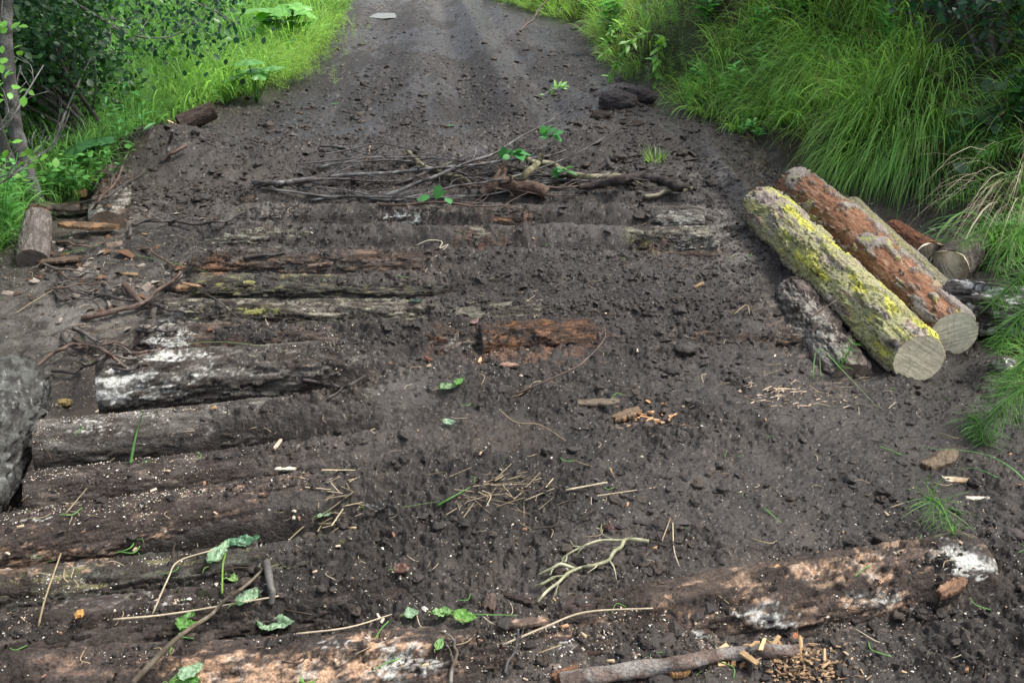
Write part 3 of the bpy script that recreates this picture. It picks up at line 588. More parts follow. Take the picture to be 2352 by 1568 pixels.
ST = [
 ('lichened_twig', "forked pale green lichened twig lying on the bare mud at lower centre", 'twig', [(1490,1243,.012),(1435,1240,.02),(1412,1265,.02),(1395,1288,.02),(1335,1303,.015),(1285,1335,.015),(1235,1382,.012)], .0062, .0034, dict(base=(.24,.24,.14), pale=(.42,.41,.27)), 5, .08),
 ('lichened_twig', "upper side twig of pale green, left of the forked lichened twig", 'twig', [(1445,1240,.015),(1380,1240,.02),(1330,1258,.015),(1288,1285,.01)], .004, .002, dict(base=(.22,.22,.13), pale=(.38,.37,.24)), 5, .07),
 ('lichened_twig', "short side twig at the lower left of the forked lichened twig", 'twig', [(1305,1318,.012),(1275,1325,.016),(1230,1345,.01)], .0045, .003, dict(base=(.24,.24,.14), pale=(.42,.41,.27)), 1, .04),
 ('lichened_twig', "curved side twig in the middle of the forked lichened twig", 'twig', [(1320,1305,.014),(1285,1295,.02),(1235,1320,.01)], .0045, .003, dict(base=(.24,.24,.14), pale=(.42,.41,.27)), 1, .04),
 ('dark_stick', "black forked stick in front of the buried orange log, left of centre", 'stick', [(695,872,.012),(745,884,.02),(785,890,.02),(840,862,.02)], .009, .006, DK, 1, .12),
 ('dark_stick', "thin black stick running down left from the black forked stick", 'stick', [(790,890,.015),(770,905,.01),(752,918,.006)], .006, .004, DK, 0, .1),
 ('root', "long wavy dark root crossing the mud at the upper left", 'root', [(295,545,.01),(300,520,.03),(330,508,.04),(400,508,.03),(460,515,.03),(520,508,.03),(590,475,.02)], .011, .006, DK, 3, .2),
 ('root', "short dark wavy root in front of the long root", 'root', [(560,592,.01),(600,586,.02),(655,580,.01)], .010, .007, DK, 0, .2),
 ('forked_stick', "long brown stick with a fork at its right, lying on the left litter", 'stick', [(190,730,.01),(270,712,.03),(340,690,.04),(380,655,.05),(415,625,.05)], .014, .008, BRN, 3, .2),
 ('forked_stick', "brown stick rising from the litter to the forked stick", 'stick', [(288,655,.03),(305,675,.04),(328,700,.03)], .018, .014, BRN, 0, .2),
 ('root', "black looping root in the litter left of the white dusted log", 'root', [(60,862,.01),(120,812,.05),(165,790,.06),(230,800,.05),(290,845,.02)], .010, .006, BRN, 3, .2),
 ('root', "thin dark root curling below the looping root", 'root', [(120,852,.02),(170,855,.03),(215,835,.03),(260,800,.03)], .008, .005, DK, 3, .15),
 ('stick', "thin stick slanting across the mud towards the lichened pale log end", 'stick', [(440,655,.03),(500,690,.03),(575,748,.01)], .004, .003, DK, 0, .2),
 ('fallen_branch', "peeling grey branch lying over the nearest log at the bottom edge", 'branch', [(1290,1566,.015),(1400,1548,.018),(1520,1528,.02),(1650,1503,.014),(1760,1493,.006),(1850,1492,-.012)], .021, .014, dict(base=(.16,.12,.10), pale=(.24,.22,.20)), 0, .1),
 ('stick', "brown speckled stick rising from the bottom edge to the green leaf sprig", 'stick', [(305,1568,.03),(370,1500,.05),(440,1440,.07),(520,1375,.07),(610,1300,.03)], .0075, .0035, dict(base=(.12,.095,.065), pale=(.20,.17,.12)), 2, .12),
 ('stick', "short stubby grey stick standing beside the small green leaf", 'stick', [(612,1290,.02),(622,1345,.03),(622,1385,.012)], .011, .008, dict(base=(.11,.10,.09), pale=(.2,.19,.17)), 0, .1),
 ('stick', "thin crooked twig at the bottom between the two pale logs", 'twig', [(1035,1568,.02),(1050,1500,.02),(1045,1460,.015)], .005, .003, dict(base=(.10,.08,.06), pale=(.2,.18,.15)), 2, .08),
 ('stick', "wavy grey twig standing in front of the long straw at the bottom", 'twig', [(1160,1545,.01),(1180,1500,.02),(1190,1445,.015)], .004, .003, GRY, 1, .06),
 ('stick', "thin dark stem leaning over the mud right of the orange log", 'twig', [(1185,905,.01),(1320,845,.05),(1380,790,.07),(1388,745,.05)], .004, .002, BRN, 3, .12),
 ('stick', "upright dead branch stub on the mud mound at left", 'branch', [(390,360,.01),(388,330,.1),(395,300,.28)], .013, .011, dict(base=(.10,.085,.075), pale=(.18,.16,.15)), 0, .1),
 ('stick', "dark stick leaning over the mound's left edge", 'stick', [(200,500,.03),(235,450,.10),(275,400,.12),(295,350,.15)], .009, .005, BRN, 4, .2),
 ('stick', "second dark stick crossing the mound's left edge lower down", 'stick', [(180,470,.03),(240,455,.07),(290,420,.10),(330,395,.06)], .009, .006, DK, 3, .2),
 ('stick', "short dark stick lying against the upright dead stub", 'stick', [(372,368,.02),(400,350,.06),(428,335,.06)], .013, .012, BRN, 0, .2),
 ('stick', "bare dark branch slanting into the mud from the right bank at the top", 'branch', [(1195,72,.02),(1225,45,.12),(1260,0,.35)], .016, .010, BRN, 3, .4),
]
for k, (nm, lab, cat, pts, r0, r1, pal, tw, tl) in enumerate(ST):
    branch(nm, lab, cat, pts, r0, r1, twigs=tw, tl=tl, seed=700 + k, **pal)

_rt = np.random.default_rng(77)
for k in range(22):
    x0, y0 = _rt.uniform(150, 470), _rt.uniform(545, 850); x0 = min(x0, 470 - (y0 - 600) * .7 if y0 > 600 else 470); a, l = _rt.uniform(-.9, .5), _rt.uniform(30, 90)
    branch('root', "%s root %s, %s" % (("blackish", "brown", "black", "greyish")[k % 4], "sloping up" if a > 0 else "sloping down", ("behind the forked stick" if y0 < 650 else "around the forked stick" if y0 < 740 else "left of the white dusted log") + (", near the log ends" if x0 > 330 else "")), 'root', [(x0 - l * math.cos(a), y0 + l * .6 * math.sin(a), .008), (x0 - l * .3, y0 + _rt.uniform(-12, 8), .035), (x0 + l * .4, y0 + _rt.uniform(-8, 12), .03), (x0 + l * math.cos(a), y0 - l * .6 * math.sin(a), .01)], _rt.uniform(.004, .011), .003, twigs=2, tl=.12, seed=1200 + k, group='dark roots tangled in the left litter', **(DK, BRN, DK, dict(base=(.12,.10,.085), pale=(.2,.17,.14)))[k % 4])
# ------------------------------------------------------------------ leaves and blades
LEAF_V = np.array([[0,0,0],[.30,.28,.03],[.30,0,-.02],[-.30+.6,-.28,.03],[.65,.30,.02],[.65,0,-.03],[.65,-.30,.02],[1,0,-.10]], float)
LEAF_T = np.array([[0,2,1],[0,3,2],[1,2,5],[1,5,4],[2,3,6],[2,6,5],[4,5,7],[5,6,7]])
def orient(d, up):
    d = d / (np.linalg.norm(d, axis=-1, keepdims=True) + 1e-9); s = np.cross(up, d); s /= np.linalg.norm(s, axis=-1, keepdims=True) + 1e-9
    return np.stack([d, s, np.cross(d, s)], -1)       # columns: length, side, normal
def instances(tv, tf, pos, Mx, sc, col):
    n = len(pos); V = np.einsum('nij,vj->nvi', Mx, tv) * np.reshape(sc, (-1, 1, 1)) + pos[:, None]
    F = (tf[None] + (np.arange(n) * len(tv))[:, None, None]).reshape(-1, tf.shape[1])
    return V.reshape(-1, 3), F, np.repeat(col, len(tv), axis=0)
def leaves(pos, d, up, ln, col, wide=1.0, rg=rng):
    tv = LEAF_V * np.array([1, wide, 1]); return instances(tv, LEAF_T, pos, orient(d, up), ln, col)
def ribbons(root, d, L, w, droop, nseg, col, rg=rng, tipcol=None, gravity=None):
    n = len(root); p = root.copy(); d = d / np.linalg.norm(d, axis=1)[:, None]
    side = np.cross(d, np.array([0, 0, 1.]) + rg.normal(0, .25, (n, 3))); side /= np.linalg.norm(side, axis=1)[:, None] + 1e-9
    Vs = []; Cs = []
    for k in range(nseg + 1):
        f = k / nseg; wd = w * (1 - f) ** .6 * (.55 + .45 * min(1, f * 4)) if k < nseg else w * .02
        Vs.append(np.stack([p - side * wd[:, None] * .5, p + side * wd[:, None] * .5], 1))
        c = col * (.45 + .75 * f); Cs.append(np.stack([c, c], 1))  # shade at the root and a lit tip put into the blade colour
        p = p + d * (L / nseg)[:, None]
        g = np.array([0, 0, -1.]) if gravity is None else gravity
        d = d + g * (droop * (.4 + 1.6 * f) / nseg)[:, None]; d /= np.linalg.norm(d, axis=1)[:, None]
    V = np.stack(Vs, 1).reshape(n, -1, 3); C = np.stack(Cs, 1).reshape(n, -1, 3); m = V.shape[1]
    k = np.arange(nseg) * 2; q = np.stack([k, k + 1, k + 3, k + 2], 1)
    F = (q[None] + (np.arange(n) * m)[:, None, None]).reshape(-1, 4)
    return V.reshape(-1, 3), F, C.reshape(-1, 3)
GREEN_Y = np.array([.35,.60,.12]); GREEN_M = np.array([.215,.46,.11]); GREEN_B = np.array([.13,.32,.085]); GREEN_D = np.array([.025,.085,.022])
def rcol(n, a, b, rg=rng, j=.15):
    t = rg.random((n, 1)); return (a * (1 - t) + b * t) * (1 + rg.normal(0, j, (n, 1)))
def tufts(name, centres, per, L, w, spread, droop, colfn, lean, label, cat, nseg=5, seed=1, kind='stuff'):
    rg = np.random.default_rng(seed); n = len(centres); N = n * per
    c = np.repeat(centres, per, axis=0); a = rg.uniform(0, 2 * np.pi, N); rad = spread * np.sqrt(rg.random(N))
    tl = np.repeat(L, per) * rg.uniform(.5, 1.15, N)
    x = c[:, 0] + np.cos(a) * rad; y = c[:, 1] + np.sin(a) * rad; z = terrain(x, y, fine=False) - .01
    out = rg.uniform(.1, .75, N); d = np.stack([np.cos(a) * out, np.sin(a) * out, np.ones(N)], 1) + np.asarray(lean(x, y)).reshape(-1, 3)
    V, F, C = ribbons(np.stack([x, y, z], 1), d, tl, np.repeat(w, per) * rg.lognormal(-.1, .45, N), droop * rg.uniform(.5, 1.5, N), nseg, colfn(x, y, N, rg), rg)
    o = mesh_np(name, V, F, M_GRASS, col=C); tag(o, label, cat, kind=kind); return o
def scatter_area(n, y0, y1, xf, seed, pw=1.6):
    rg = np.random.default_rng(seed); u = rg.random(n); y = y0 + (y1 - y0) * u ** pw; x = xf(y, rg); return x, y
# left meadow
def left_x(y, rg): return XL(y) - .02 - (rg.random(len(y)) ** 1.3) * np.interp(y, [3, 6, 10, 24], [1.8, 3.4, 6.5, 14])
x, y = scatter_area(5000, 4.2, 27, left_x, 11)
k = (fbm(x * .9, y * .9, o=2, seed=200) > -.45); x, y = x[k], y[k]
def lcol(x, y, N, rg):
    s = sst(-4.0, -1.6, x - .12 * (y - 8) * 0) * sst(6.5, 9, y) ; s = (.15 + .85 * np.clip(s + .35 * fbm(x * .6, y * .6, o=2, seed=201), 0, 1))[:, None]
    return (1 + .5 * fbm(x * 3, y * 3, o=3, seed=211)[:, None]) * (GREEN_B * (1 - s) + (GREEN_Y * .55 + GREEN_M * .45) * s) * (1 + rg.normal(0, .2, (N, 1)))
tufts('meadow_grass', np.stack([x, y], 1), 13, np.interp(y, [4, 8, 14, 27], [.34, .50, .6, .7]) * (1 - .3 * sst(.25, 0, XL(y) - x)) * (.65 + .7 * np.clip(fbm(x * 2, y * 2, o=2, seed=210) + .5, 0, 1)), np.interp(y, [4, 8, 27], [.007, .011, .024]), .10, 2.1, lcol, lambda x, y: np.stack([.10 + 0 * x, -.15 + 0 * x, 0 * x], 1), 'soft bright green grass of the meadow on the left of the track', 'grass', seed=12)
# right bank
def right_x(y, rg): return XR(y) + .05 + (rg.random(len(y)) ** 1.15) * np.interp(y, [2, 4, 8, 14, 26], [1.0, 2.0, 3.6, 5.0, 7])
x, y = scatter_area(5600, 3.0, 27, right_x, 13, 1.45)
dns = fbm(x * 1.3, y * 1.3, o=3, seed=202); e1, e2, e3 = P(1540, 185), P(1660, 330), P(1790, 350); bare = np.exp(-((x - e1[0]) / .32) ** 2 - ((y - e1[1]) / .45) ** 2) + .75 * np.exp(-((x - e2[0]) / .30) ** 2 - ((y - e2[1]) / .5) ** 2) + .7 * np.exp(-((x - e3[0]) / .3) ** 2 - ((y - e3[1]) / .35) ** 2)
k = (dns > -.25 + .9 * bare) & ((x - XR(y) > .3) | (y > 7.5) | (dns > .12)); x, y = x[k], y[k]
def rcolf(x, y, N, rg):
    s = np.clip(1.05 - sst(.2, 2.6, x - 1.35 - .12 * (y - 6)) + .3 * fbm(x * .9, y * .9, o=2, seed=203), 0, 1)[:, None]
    c = (GREEN_M * .75 + GREEN_B * .25) * (1 - s) + (GREEN_Y * .55 + GREEN_M * .45) * s
    dry = (rg.random((N, 1)) < .10); c = np.where(dry, np.array([.30,.25,.13]), c); return c * (1 + rg.normal(0, .22, (N, 1))) * (1 + .6 * fbm(x * 2.4, y * 2.4, o=3, seed=212)[:, None])
tufts('bank_grass', np.stack([x, y], 1), 19, np.interp(y, [3, 6, 10, 27], [.34, .50, .55, .6]) * (.55 + .45 * sst(0, .5, x - XR(y))), np.interp(y, [3, 6, 27], [.0036, .0055, .015]), .10, 2.1, rcolf, lambda x, y: np.stack([-.45 + 0 * x, -.30 + 0 * x, 0 * x], 1), 'long arching grass covering the right-hand bank', 'grass', seed=14, nseg=6)

def tussock(name, px, py, n, L, w, lean, colA, colB, seed, label, spread=.14, droop=3.0, up=.0, mat=None, group=None, dz=0.0, cat='grass tuft'):
    c = P(px, py); rg = np.random.default_rng(seed); a = rg.uniform(0, 2 * np.pi, n); rad = spread * np.sqrt(rg.random(n))
    r = np.stack([c[0] + np.cos(a) * rad, c[1] + np.sin(a) * rad], 1); z = terrain(r[:, 0], r[:, 1]) - .01 + dz
    out = rg.uniform(.1, .8, n); d = np.stack([np.cos(a) * out + lean[0], np.sin(a) * out + lean[1], np.full(n, 1.0) + up], 1) + rg.normal(0, .22, (n, 3))
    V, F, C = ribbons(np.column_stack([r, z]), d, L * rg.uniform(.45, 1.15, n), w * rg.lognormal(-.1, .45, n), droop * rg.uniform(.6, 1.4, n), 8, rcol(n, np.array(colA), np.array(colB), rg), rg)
    o = mesh_np(name, V - c, F, mat or M_GRASS, col=C); o.location = Vector(c); return tag(o, label, cat, group)
gT = 'grass tussocks on the right bank'
tussock('grass_tussock', 2060, 290, 800, .68, .0065, (-.45, -.75), GREEN_M, GREEN_Y * .7, 301, "huge tussock of long drooping grass hanging down behind the log pile", spread=.30, droop=3.2, group=gT)
tussock('grass_tussock', 1985, 330, 420, .60, .0055, (-.5, -.7), GREEN_M, GREEN_Y * .6, 302, "drooping grass tussock left of the huge hanging one", spread=.20, droop=3.0, group=gT)
tussock('grass_tussock', 2120, 380, 420, .55, .0055, (-.2, -.8), GREEN_B, GREEN_M, 303, "darker grass tussock right of the huge hanging one", spread=.16, droop=3.0, group=gT)
tussock('grass_tussock', 1800, 240, 420, .65, .0055, (-.6, -.4), GREEN_M, GREEN_Y * .8, 304, "arching light green tussock above the far end of the log pile", spread=.22, droop=2.6, group=gT)
tussock('grass_tussock', 1930, 120, 420, .80, .007, (-.6, -.5), GREEN_M, GREEN_Y * .7, 305, "arching tussock high on the bank left of the dark bushes", spread=.26, droop=2.4, group=gT)
tussock('grass_tussock', 1640, 250, 160, .40, .008, (-.4, -.4), GREEN_M, GREEN_Y, 306, "short tufted grass at the foot of the crumbling bank", spread=.18, droop=2.0, group=gT)
tussock('grass_tussock', 1700, 300, 90, .25, .006, (-.2, -.3), GREEN_M, GREEN_Y, 307, "small sparse tuft on the bare soil beside the track", spread=.12, droop=2.0, group=gT)
tussock('grass_tussock', 2330, 560, 200, .55, .008, (-.7, -.3), GREEN_B, GREEN_M, 308, "grass tussock leaning in from the right edge above the charred log", spread=.15, droop=2.4, group=gT)
tussock('grass_tuft', 1505, 368, 70, .13, .004, (0, 0), GREEN_M, GREEN_Y, 309, "little fine green tuft growing on the mud right of the brush heap", spread=.06, droop=1.2)
tussock('grass_tuft', 330, 290, 120, .45, .007, (.2, -.2), GREEN_B, GREEN_M, 310, "arching grass tuft between the dark bush and the mound", spread=.14, droop=2.2)
tussock('grass_tuft', 240, 330, 110, .40, .006, (.3, -.2), GREEN_B, GREEN_M, 311, "wispy grass tuft left of the mud mound", spread=.12, droop=2.2)
tussock('dry_grass_bundle', 2352, 470, 170, .95, .0045, (-.45, -.9), (.30,.25,.17), (.42,.36,.26), 312, "faded straw-coloured grass hanging down over the charred log at the right edge", spread=.07, droop=2.6, mat=M_DRY, cat='dry grass')
tussock('dry_grass_bundle', 2200, 350, 130, .5, .004, (-.2, -.8), (.14,.10,.06), (.24,.19,.12), 313, "brown dead grass below the dark leafy stem on the bank", spread=.2, droop=3.2, mat=M_DRY, cat='dry grass')
tussock('dry_grass_bundle', 1800, 360, 160, .22, .004, (-.3, -.5), (.20,.15,.08), (.32,.26,.15), 314, "low tangle of dead grass at the far tip of the log pile", spread=.28, droop=2.5, mat=M_DRY, cat='dry grass')
# fine horsetail haze along the left verge
def fine_mass(name, pts, n, L, seed, label, colA, colB, kind='stuff'):
    rg = np.random.default_rng(seed); V_, F_, C_ = [], [], []; acc = Acc()
    c = np.array([P(*p)[:2] for p in pts]); i = rg.integers(0, len(c), n); r = c[i] + rg.normal(0, .17, (n, 2))
    z = terrain(r[:, 0], r[:, 1]) ; st = np.column_stack([r, z]); h = L * rg.uniform(.5, 1.1, n)
    d = np.column_stack([rg.normal(0, .15, n), rg.normal(0, .15, n), np.ones(n)])
    cl = rcol(n, colA, colB, rg); v, f, cc = ribbons(st, d, h, np.full(n, .003), np.full(n, .3), 4, cl, rg); acc.add(v, f, C=cc)
    m = 26; N = n * m; tt = rg.uniform(.25, 1, N); base = np.repeat(st, m, 0) + np.repeat(d, m, 0) * (np.repeat(h, m) * tt)[:, None] * .97
    a = rg.uniform(0, 2 * np.pi, N); dd = np.column_stack([np.cos(a), np.sin(a), np.full(N, .35)])
    v, f, cc = ribbons(base, dd, .09 * (1.25 - tt), np.full(N, .0058), np.full(N, .5), 2, np.repeat(cl, m, 0), rg); acc.add(v, f, C=cc)
    return tag(acc.build(name, M_GRASS), label, 'horsetail', kind=kind)
fine_mass('horsetail_bank', [(700,140),(660,170),(740,110),(690,190),(640,200),(720,150),(600,215),(770,80)], 300, .42, 331, "feathery yellow-green horsetail mass bulging over the left verge", GREEN_Y, GREEN_Y * .75)
fine_mass('horsetail_bank', [(1450,110),(1500,90),(1560,130),(1400,80),(1620,180)], 170, .35, 332, "feathery horsetail mass on top of the right bank beside the track", GREEN_Y * .8, GREEN_M)

# ------------------------------------------------------------------ horsetail plants
def horsetail(pts3, seed, label, wh=14, bl=.10, col=(.12,.30,.06), group='horsetails leaning in from the right', name='horsetail', r=.0035):
    rg = np.random.default_rng(seed); pts = np.array(pts3); acc = Acc(); V, Q, T = tube(pts, (r, r * .5), K=6, sub=5)
    e = empty(name, pts[0], label, 'horsetail', group); acc.add(V, Q, T, np.array(col) * 1.2); acc.build('stem', M_GRASS, e, off=pts[0])
    L = np.linalg.norm(np.diff(pts, axis=0), axis=1); cum = np.concatenate([[0], np.cumsum(L)]); B = []; D = []; LL = []
    for k in range(wh):
        f = (.12 + .86 * k / (wh - 1)) * cum[-1]; i = max(min(np.searchsorted(cum, f) - 1, len(L) - 1), 0); w = (f - cum[i]) / L[i]; p = pts[i] * (1 - w) + pts[i + 1] * w; d = (pts[i + 1] - pts[i]) / L[i]
        _, s, u = frame(d); m = 11
        for j in range(m):
            a = 2 * np.pi * j / m + rg.uniform(-.2, .2); B.append(p); D.append(d * .55 + s * math.cos(a) + u * math.sin(a)); LL.append(bl * rg.uniform(.7, 1.15) * (1.15 - .75 * abs(f / cum[-1] - .3)))
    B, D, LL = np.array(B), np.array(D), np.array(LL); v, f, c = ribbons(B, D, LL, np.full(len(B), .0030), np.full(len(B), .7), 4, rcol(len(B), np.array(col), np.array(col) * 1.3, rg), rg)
    acc = Acc(); acc.add(v, f, C=c); acc.build('branchlets', M_GRASS, e, off=pts[0]); return e
def arc(a, b, za, zb, lift=.08):
    A, B = G(*a, za), G(*b, zb); return [A, A * .67 + B * .33 + np.array([0, 0, lift]), A * .33 + B * .67 + np.array([0, 0, lift]), B]
HT = [((2420,410),(2155,470),.45,.22,"horsetail stretching level to the left, nearest below the dark leaves"),
      ((2430,330),(2225,375),.55,.42,"highest horsetail, feathering in from the right edge"),
      ((2440,560),(2200,560),.42,.25,"horsetail over the split log ends"),
      ((2440,640),(2275,700),.40,.20,"horsetail bending over the charred log"),
      ((2430,700),(2285,800),.35,.12,"horsetail hanging just above the shiny dark stone"),
      ((2430,880),(2250,990),.25,.02,"lowest long horsetail drooping onto the mud at the right edge"),
      ((2420,840),(2290,905),.30,.10,"horsetail between the shiny dark stone and the lowest one"),
      ((2400,500),(2290,620),.5,.3,"short horsetail hanging behind the straw-coloured grass")]
for k, (a, b, za, zb, lab) in enumerate(HT): horsetail(arc(a, b, za, zb), 340 + k, lab, wh=16, bl=.12)
c0, c1 = P(2225, 955, .01), P(2260, 1018, .012); horsetail([c0, (c0 + c1) / 2 + np.array([0, 0, .03]), c1], 351, "feathery green horsetail spray lying on the mud at the right", wh=9, bl=.12, group=None)
c0, c1 = P(2125, 1140, .01), P(2190, 1225, .01); horsetail([c0, (c0 + c1) / 2 + np.array([0, 0, .03]), c1], 352, "broken horsetail top lying just above the white end of the nearest log", wh=7, bl=.10, group=None)
c0, c1 = P(1925, 850, .02), P(1960, 790, .10); horsetail([c0, (c0 + c1) / 2, c1], 353, "tiny horsetail sprig on the half-buried log beside the yellow log", wh=5, bl=.06, group=None)

# ------------------------------------------------------------------ leafy shrubs and trees
def shrub(name, base, limbs, leafn, leaf, box, colA, colB, seed, label, cat='shrub', group=None, wide=1.0, barkc=(.06,.05,.045), r0=.02, hang=.2, barkp=(.12,.11,.10), trunk_name='stems', clumps=26, clr=.28):
    rg = np.random.default_rng(seed); base = np.array(base); e = empty(name, base, label, cat, group); acc = Acc()
    lo, hi = np.array(box[0]), np.array(box[1]); cen = lo + (hi - lo) * rg.random((clumps, 3))
    for k in range(limbs):
        t = cen[k % clumps]; m = base * .5 + t * .5 + rg.normal(0, .12, 3); b = base + rg.normal(0, .06, 3) * np.array([1, 1, 0])
        grow(acc, [b, m, t], r0, r0 * .25, seed + k, barkc, barkp, twigs=7, tl=.45, flat=.6, K=6, depth_=1, sub=4)
    acc.build(trunk_name, M_TWIG, e, off=base)
    i = rg.integers(0, clumps, leafn); p = cen[i] + rg.normal(0, clr, (leafn, 3)) * np.array([1, 1, .7])
    d = rg.normal(0, 1, (leafn, 3)); d[:, 2] -= hang; up = rg.normal(0, .45, (leafn, 3)) + np.array([0, -.15, 1])
    tone = (.75 + .5 * rg.random(clumps))[i][:, None]
    v, f, c = leaves(p, d, up, leaf * rg.uniform(.6, 1.25, leafn), rcol(leafn, colA, colB, rg) * tone, wide)
    mesh_np('foliage', v - base, f, M_LEAF, e, c); return e
LD = np.array([.020,.068,.034]); LM = np.array([.05,.15,.03]); LY_ = np.array([.12,.30,.04])
b = P(230, 335); shrub('alder_bush', b, 12, 15000, .052, ((b[0] - 1.4, b[1] - .5, .42), (b[0] + .05, b[1] + .6, 1.35)), LD * .8, LM * .6, 361, "dense dark alder bush with glossy blue-green leaves at the upper left", clumps=34, clr=.22, wide=1.15)
b = P(60, 330); b2 = np.array([b[0] - .6, b[1] + 1.5, b[2]]); shrub('alder_bush', b2, 10, 10000, .06, ((b2[0] - 1.3, b2[1] - 1, .7), (b2[0] + 1.6, b2[1] + 1.3, 2.6)), LD * .8, LD * 1.3, 362, "deep shaded bush behind the grey trunks at the top left corner", clumps=40, clr=.32)
b3 = np.array([-5.9, 11.6, 0.1]); shrub('alder_bush', b3, 9, 4200, .085, ((-7.3, 11, .7), (-4.9, 12.8, 1.7)), LM * .9, LM * 1.5, 363, "lighter leafy bush behind the dark alder at the top left", clumps=36, clr=.3)
b4 = np.array([-9., 15.5, 0.2]); shrub('alder_bush', b4, 8, 3800, .11, ((-11.5, 14, .7), (-6.5, 17, 2.6)), LD, LM, 364, "far dim bush in the gap above the dark alder", clumps=36, clr=.4)
# right-hand bushes high on the bank
c = P(2290, 140); shrub('bank_bush', c, 11, 7600, .065, ((c[0] - .45, c[1] - .6, c[2] + .25), (c[0] + 1.7, c[1] + 1.4, c[2] + 2.0)), LD * .7, LD * 1.3, 365, "dark shady bush filling the top right corner", clumps=44, clr=.25)
c = P(2345, 330); shrub('bank_bush', c, 5, 520, .10, ((c[0] - .28, c[1] - .25, c[2] + .02), (c[0] + .5, c[1] + .25, c[2] + .35)), LD, LM * .8, 366, "low bush with broad deep green leaves beside the right edge", clumps=12, clr=.09, wide=1.2, r0=.008)
c = P(2210, 40); c[1] += 1.0; shrub('bank_bush', c, 9, 4600, .09, ((c[0] - .9, c[1] - .4, c[2] + .4), (c[0] + 1.8, c[1] + 1.8, c[2] + 2.4)), LD * .7, LD * 1.5, 367, "dark bush behind the top right bush, dimmer and farther up the bank", clumps=40, clr=.32)

# grey trunks of the left tree
def tree_left():
    b = P(92, 478); e = empty('young_tree', b, "slim grey tree with two lichened trunks at the left edge", 'tree')
    acc = Acc(); top = np.array([b[0] + .15, b[1] + .25, 4.2])
    grow(acc, [b - np.array([0, 0, .05]), b + np.array([-.04, .0, .45]), b + np.array([-.02, .05, .9]), b + np.array([.05, .12, 1.6]), top], .046, .03, 371, (.085,.08,.075), (.19,.185,.175), twigs=6, tl=.9, flat=.8, K=12, sub=8)
    acc.build('trunk', M_BARK, e, off=b); acc = Acc()
    grow(acc, [b + np.array([-.09, .05, -.05]), b + np.array([-.17, .05, .5]), b + np.array([-.16, .1, 1.2]), b + np.array([-.3, .2, 2.6])], .036, .018, 372, (.12,.11,.10), (.22,.21,.20), twigs=4, tl=.7, flat=.8, K=10, sub=8)
    acc.build('trunk', M_BARK, e, off=b)
    rg = np.random.default_rng(373); n = 5200; cen = np.array([b[0] - .5, b[1] + .6, 3.5]) + rg.normal(0, 1, (40, 3)) * np.array([1.1, 1.0, .55]); i = rg.integers(0, 40, n)
    p = cen[i] + rg.normal(0, .3, (n, 3)); d = rg.normal(0, 1, (n, 3)); v, f, c = leaves(p, d, rg.normal(0, .4, (n, 3)) + np.array([0, 0, 1]), .08 * rg.uniform(.6, 1.2, n), rcol(n, LM, LY_ * .8, rg))
    mesh_np('crown', v - b, f, M_LEAF, e, c)
tree_left()
def sprig(name, pts3, r, seed, label, nleaf, leaf, col, cat='branch', group=None, twigs=6, tl=.25, barkc=(.11,.105,.10), pale=(.2,.195,.19), wide=1.0, along=.0):
    acc = Acc(); pts = np.array(pts3); grow(acc, pts, r, r * .35, seed, barkc, pale, twigs, tl, flat=.7)
    if not nleaf:
        o = acc.build(name, M_TWIG, off=pts[0]); o.location = Vector(pts[0]); return tag(o, label, cat, group)
    e = empty(name, pts[0], label, cat, group); acc.build('stem', M_TWIG, e, off=pts[0])
    rg = np.random.default_rng(seed); t = rg.random(nleaf) ** .8 * (len(pts) - 1) * .999; i = t.astype(int); w = (t - i)[:, None]; p = pts[i] * (1 - w) + pts[i + 1] * w + rg.normal(0, along, (nleaf, 3))
    dd = pts[i + 1] - pts[i]; dd /= np.linalg.norm(dd, axis=1)[:, None]; d = dd * .6 + rg.normal(0, .6, (nleaf, 3))
    v, f, c = leaves(p, d, rg.normal(0, .35, (nleaf, 3)) + np.array([0, -.3, 1]), leaf * rg.uniform(.6, 1.2, nleaf), rcol(nleaf, np.array(col), np.array(col) * 1.4, rg), wide)
    mesh_np('leaves', v - pts[0], f, M_LEAF, e, c); return e
def at(px, py, dd):
    v = (py - 784) / FPX; return np.array([(px - 1176) / FPX * dd, dd * (CP - v * SP), CH - dd * (SP + v * CP)])
sprig('bare_branch', [at(-60, 350, 4.6), at(20, 280, 4.6), at(60, 215, 4.7), at(100, 150, 4.8)], .008, 381, "bare silvery twig forking upward in front of the left trunks", 0, 0, 0, twigs=12, tl=.22)
sprig('bare_branch', [at(-60, 460, 4.5), at(40, 395, 4.5), at(100, 350, 4.6), at(150, 310, 4.6)], .006, 382, "lower bare silvery twig with many fine tips in front of the left trunks", 0, 0, 0, twigs=12, tl=.2)
sprig('bare_branch', [P(82, 395), at(130, 310, 6.3), at(160, 235, 6.4), at(195, 160, 6.6), at(245, 60, 6.9)], .012, 383, "thin leaning sapling stem between the trunks and the dark alder", 0, 0, 0, twigs=5, tl=.3)
sprig('leafy_branch', [at(-120, 330, 4.4), at(-60, 240, 4.4), at(-25, 160, 4.5), at(-10, 60, 4.6)], .006, 384, "bright green leafy branch at the left edge in front of the trunks", 110, .055, (.13,.32,.05), along=.07)
sprig('leafy_branch', [at(-90, 460, 4.5), at(-30, 420, 4.5), at(30, 395, 4.5), at(95, 350, 4.6)], .005, 385, "lower leafy twig with yellow-green leaves at the left edge", 34, .055, (.14,.34,.05), along=.06)
sprig('leafy_branch', [at(130, -20, 6.2), at(210, 30, 6.2), at(300, 80, 6.2), at(390, 85, 6.3), at(450, 50, 6.3)], .010, 386, "arching dark branch with a few leaves across the top of the alder", 90, .06, (.07,.20,.03), along=.10, twigs=9, tl=.4)
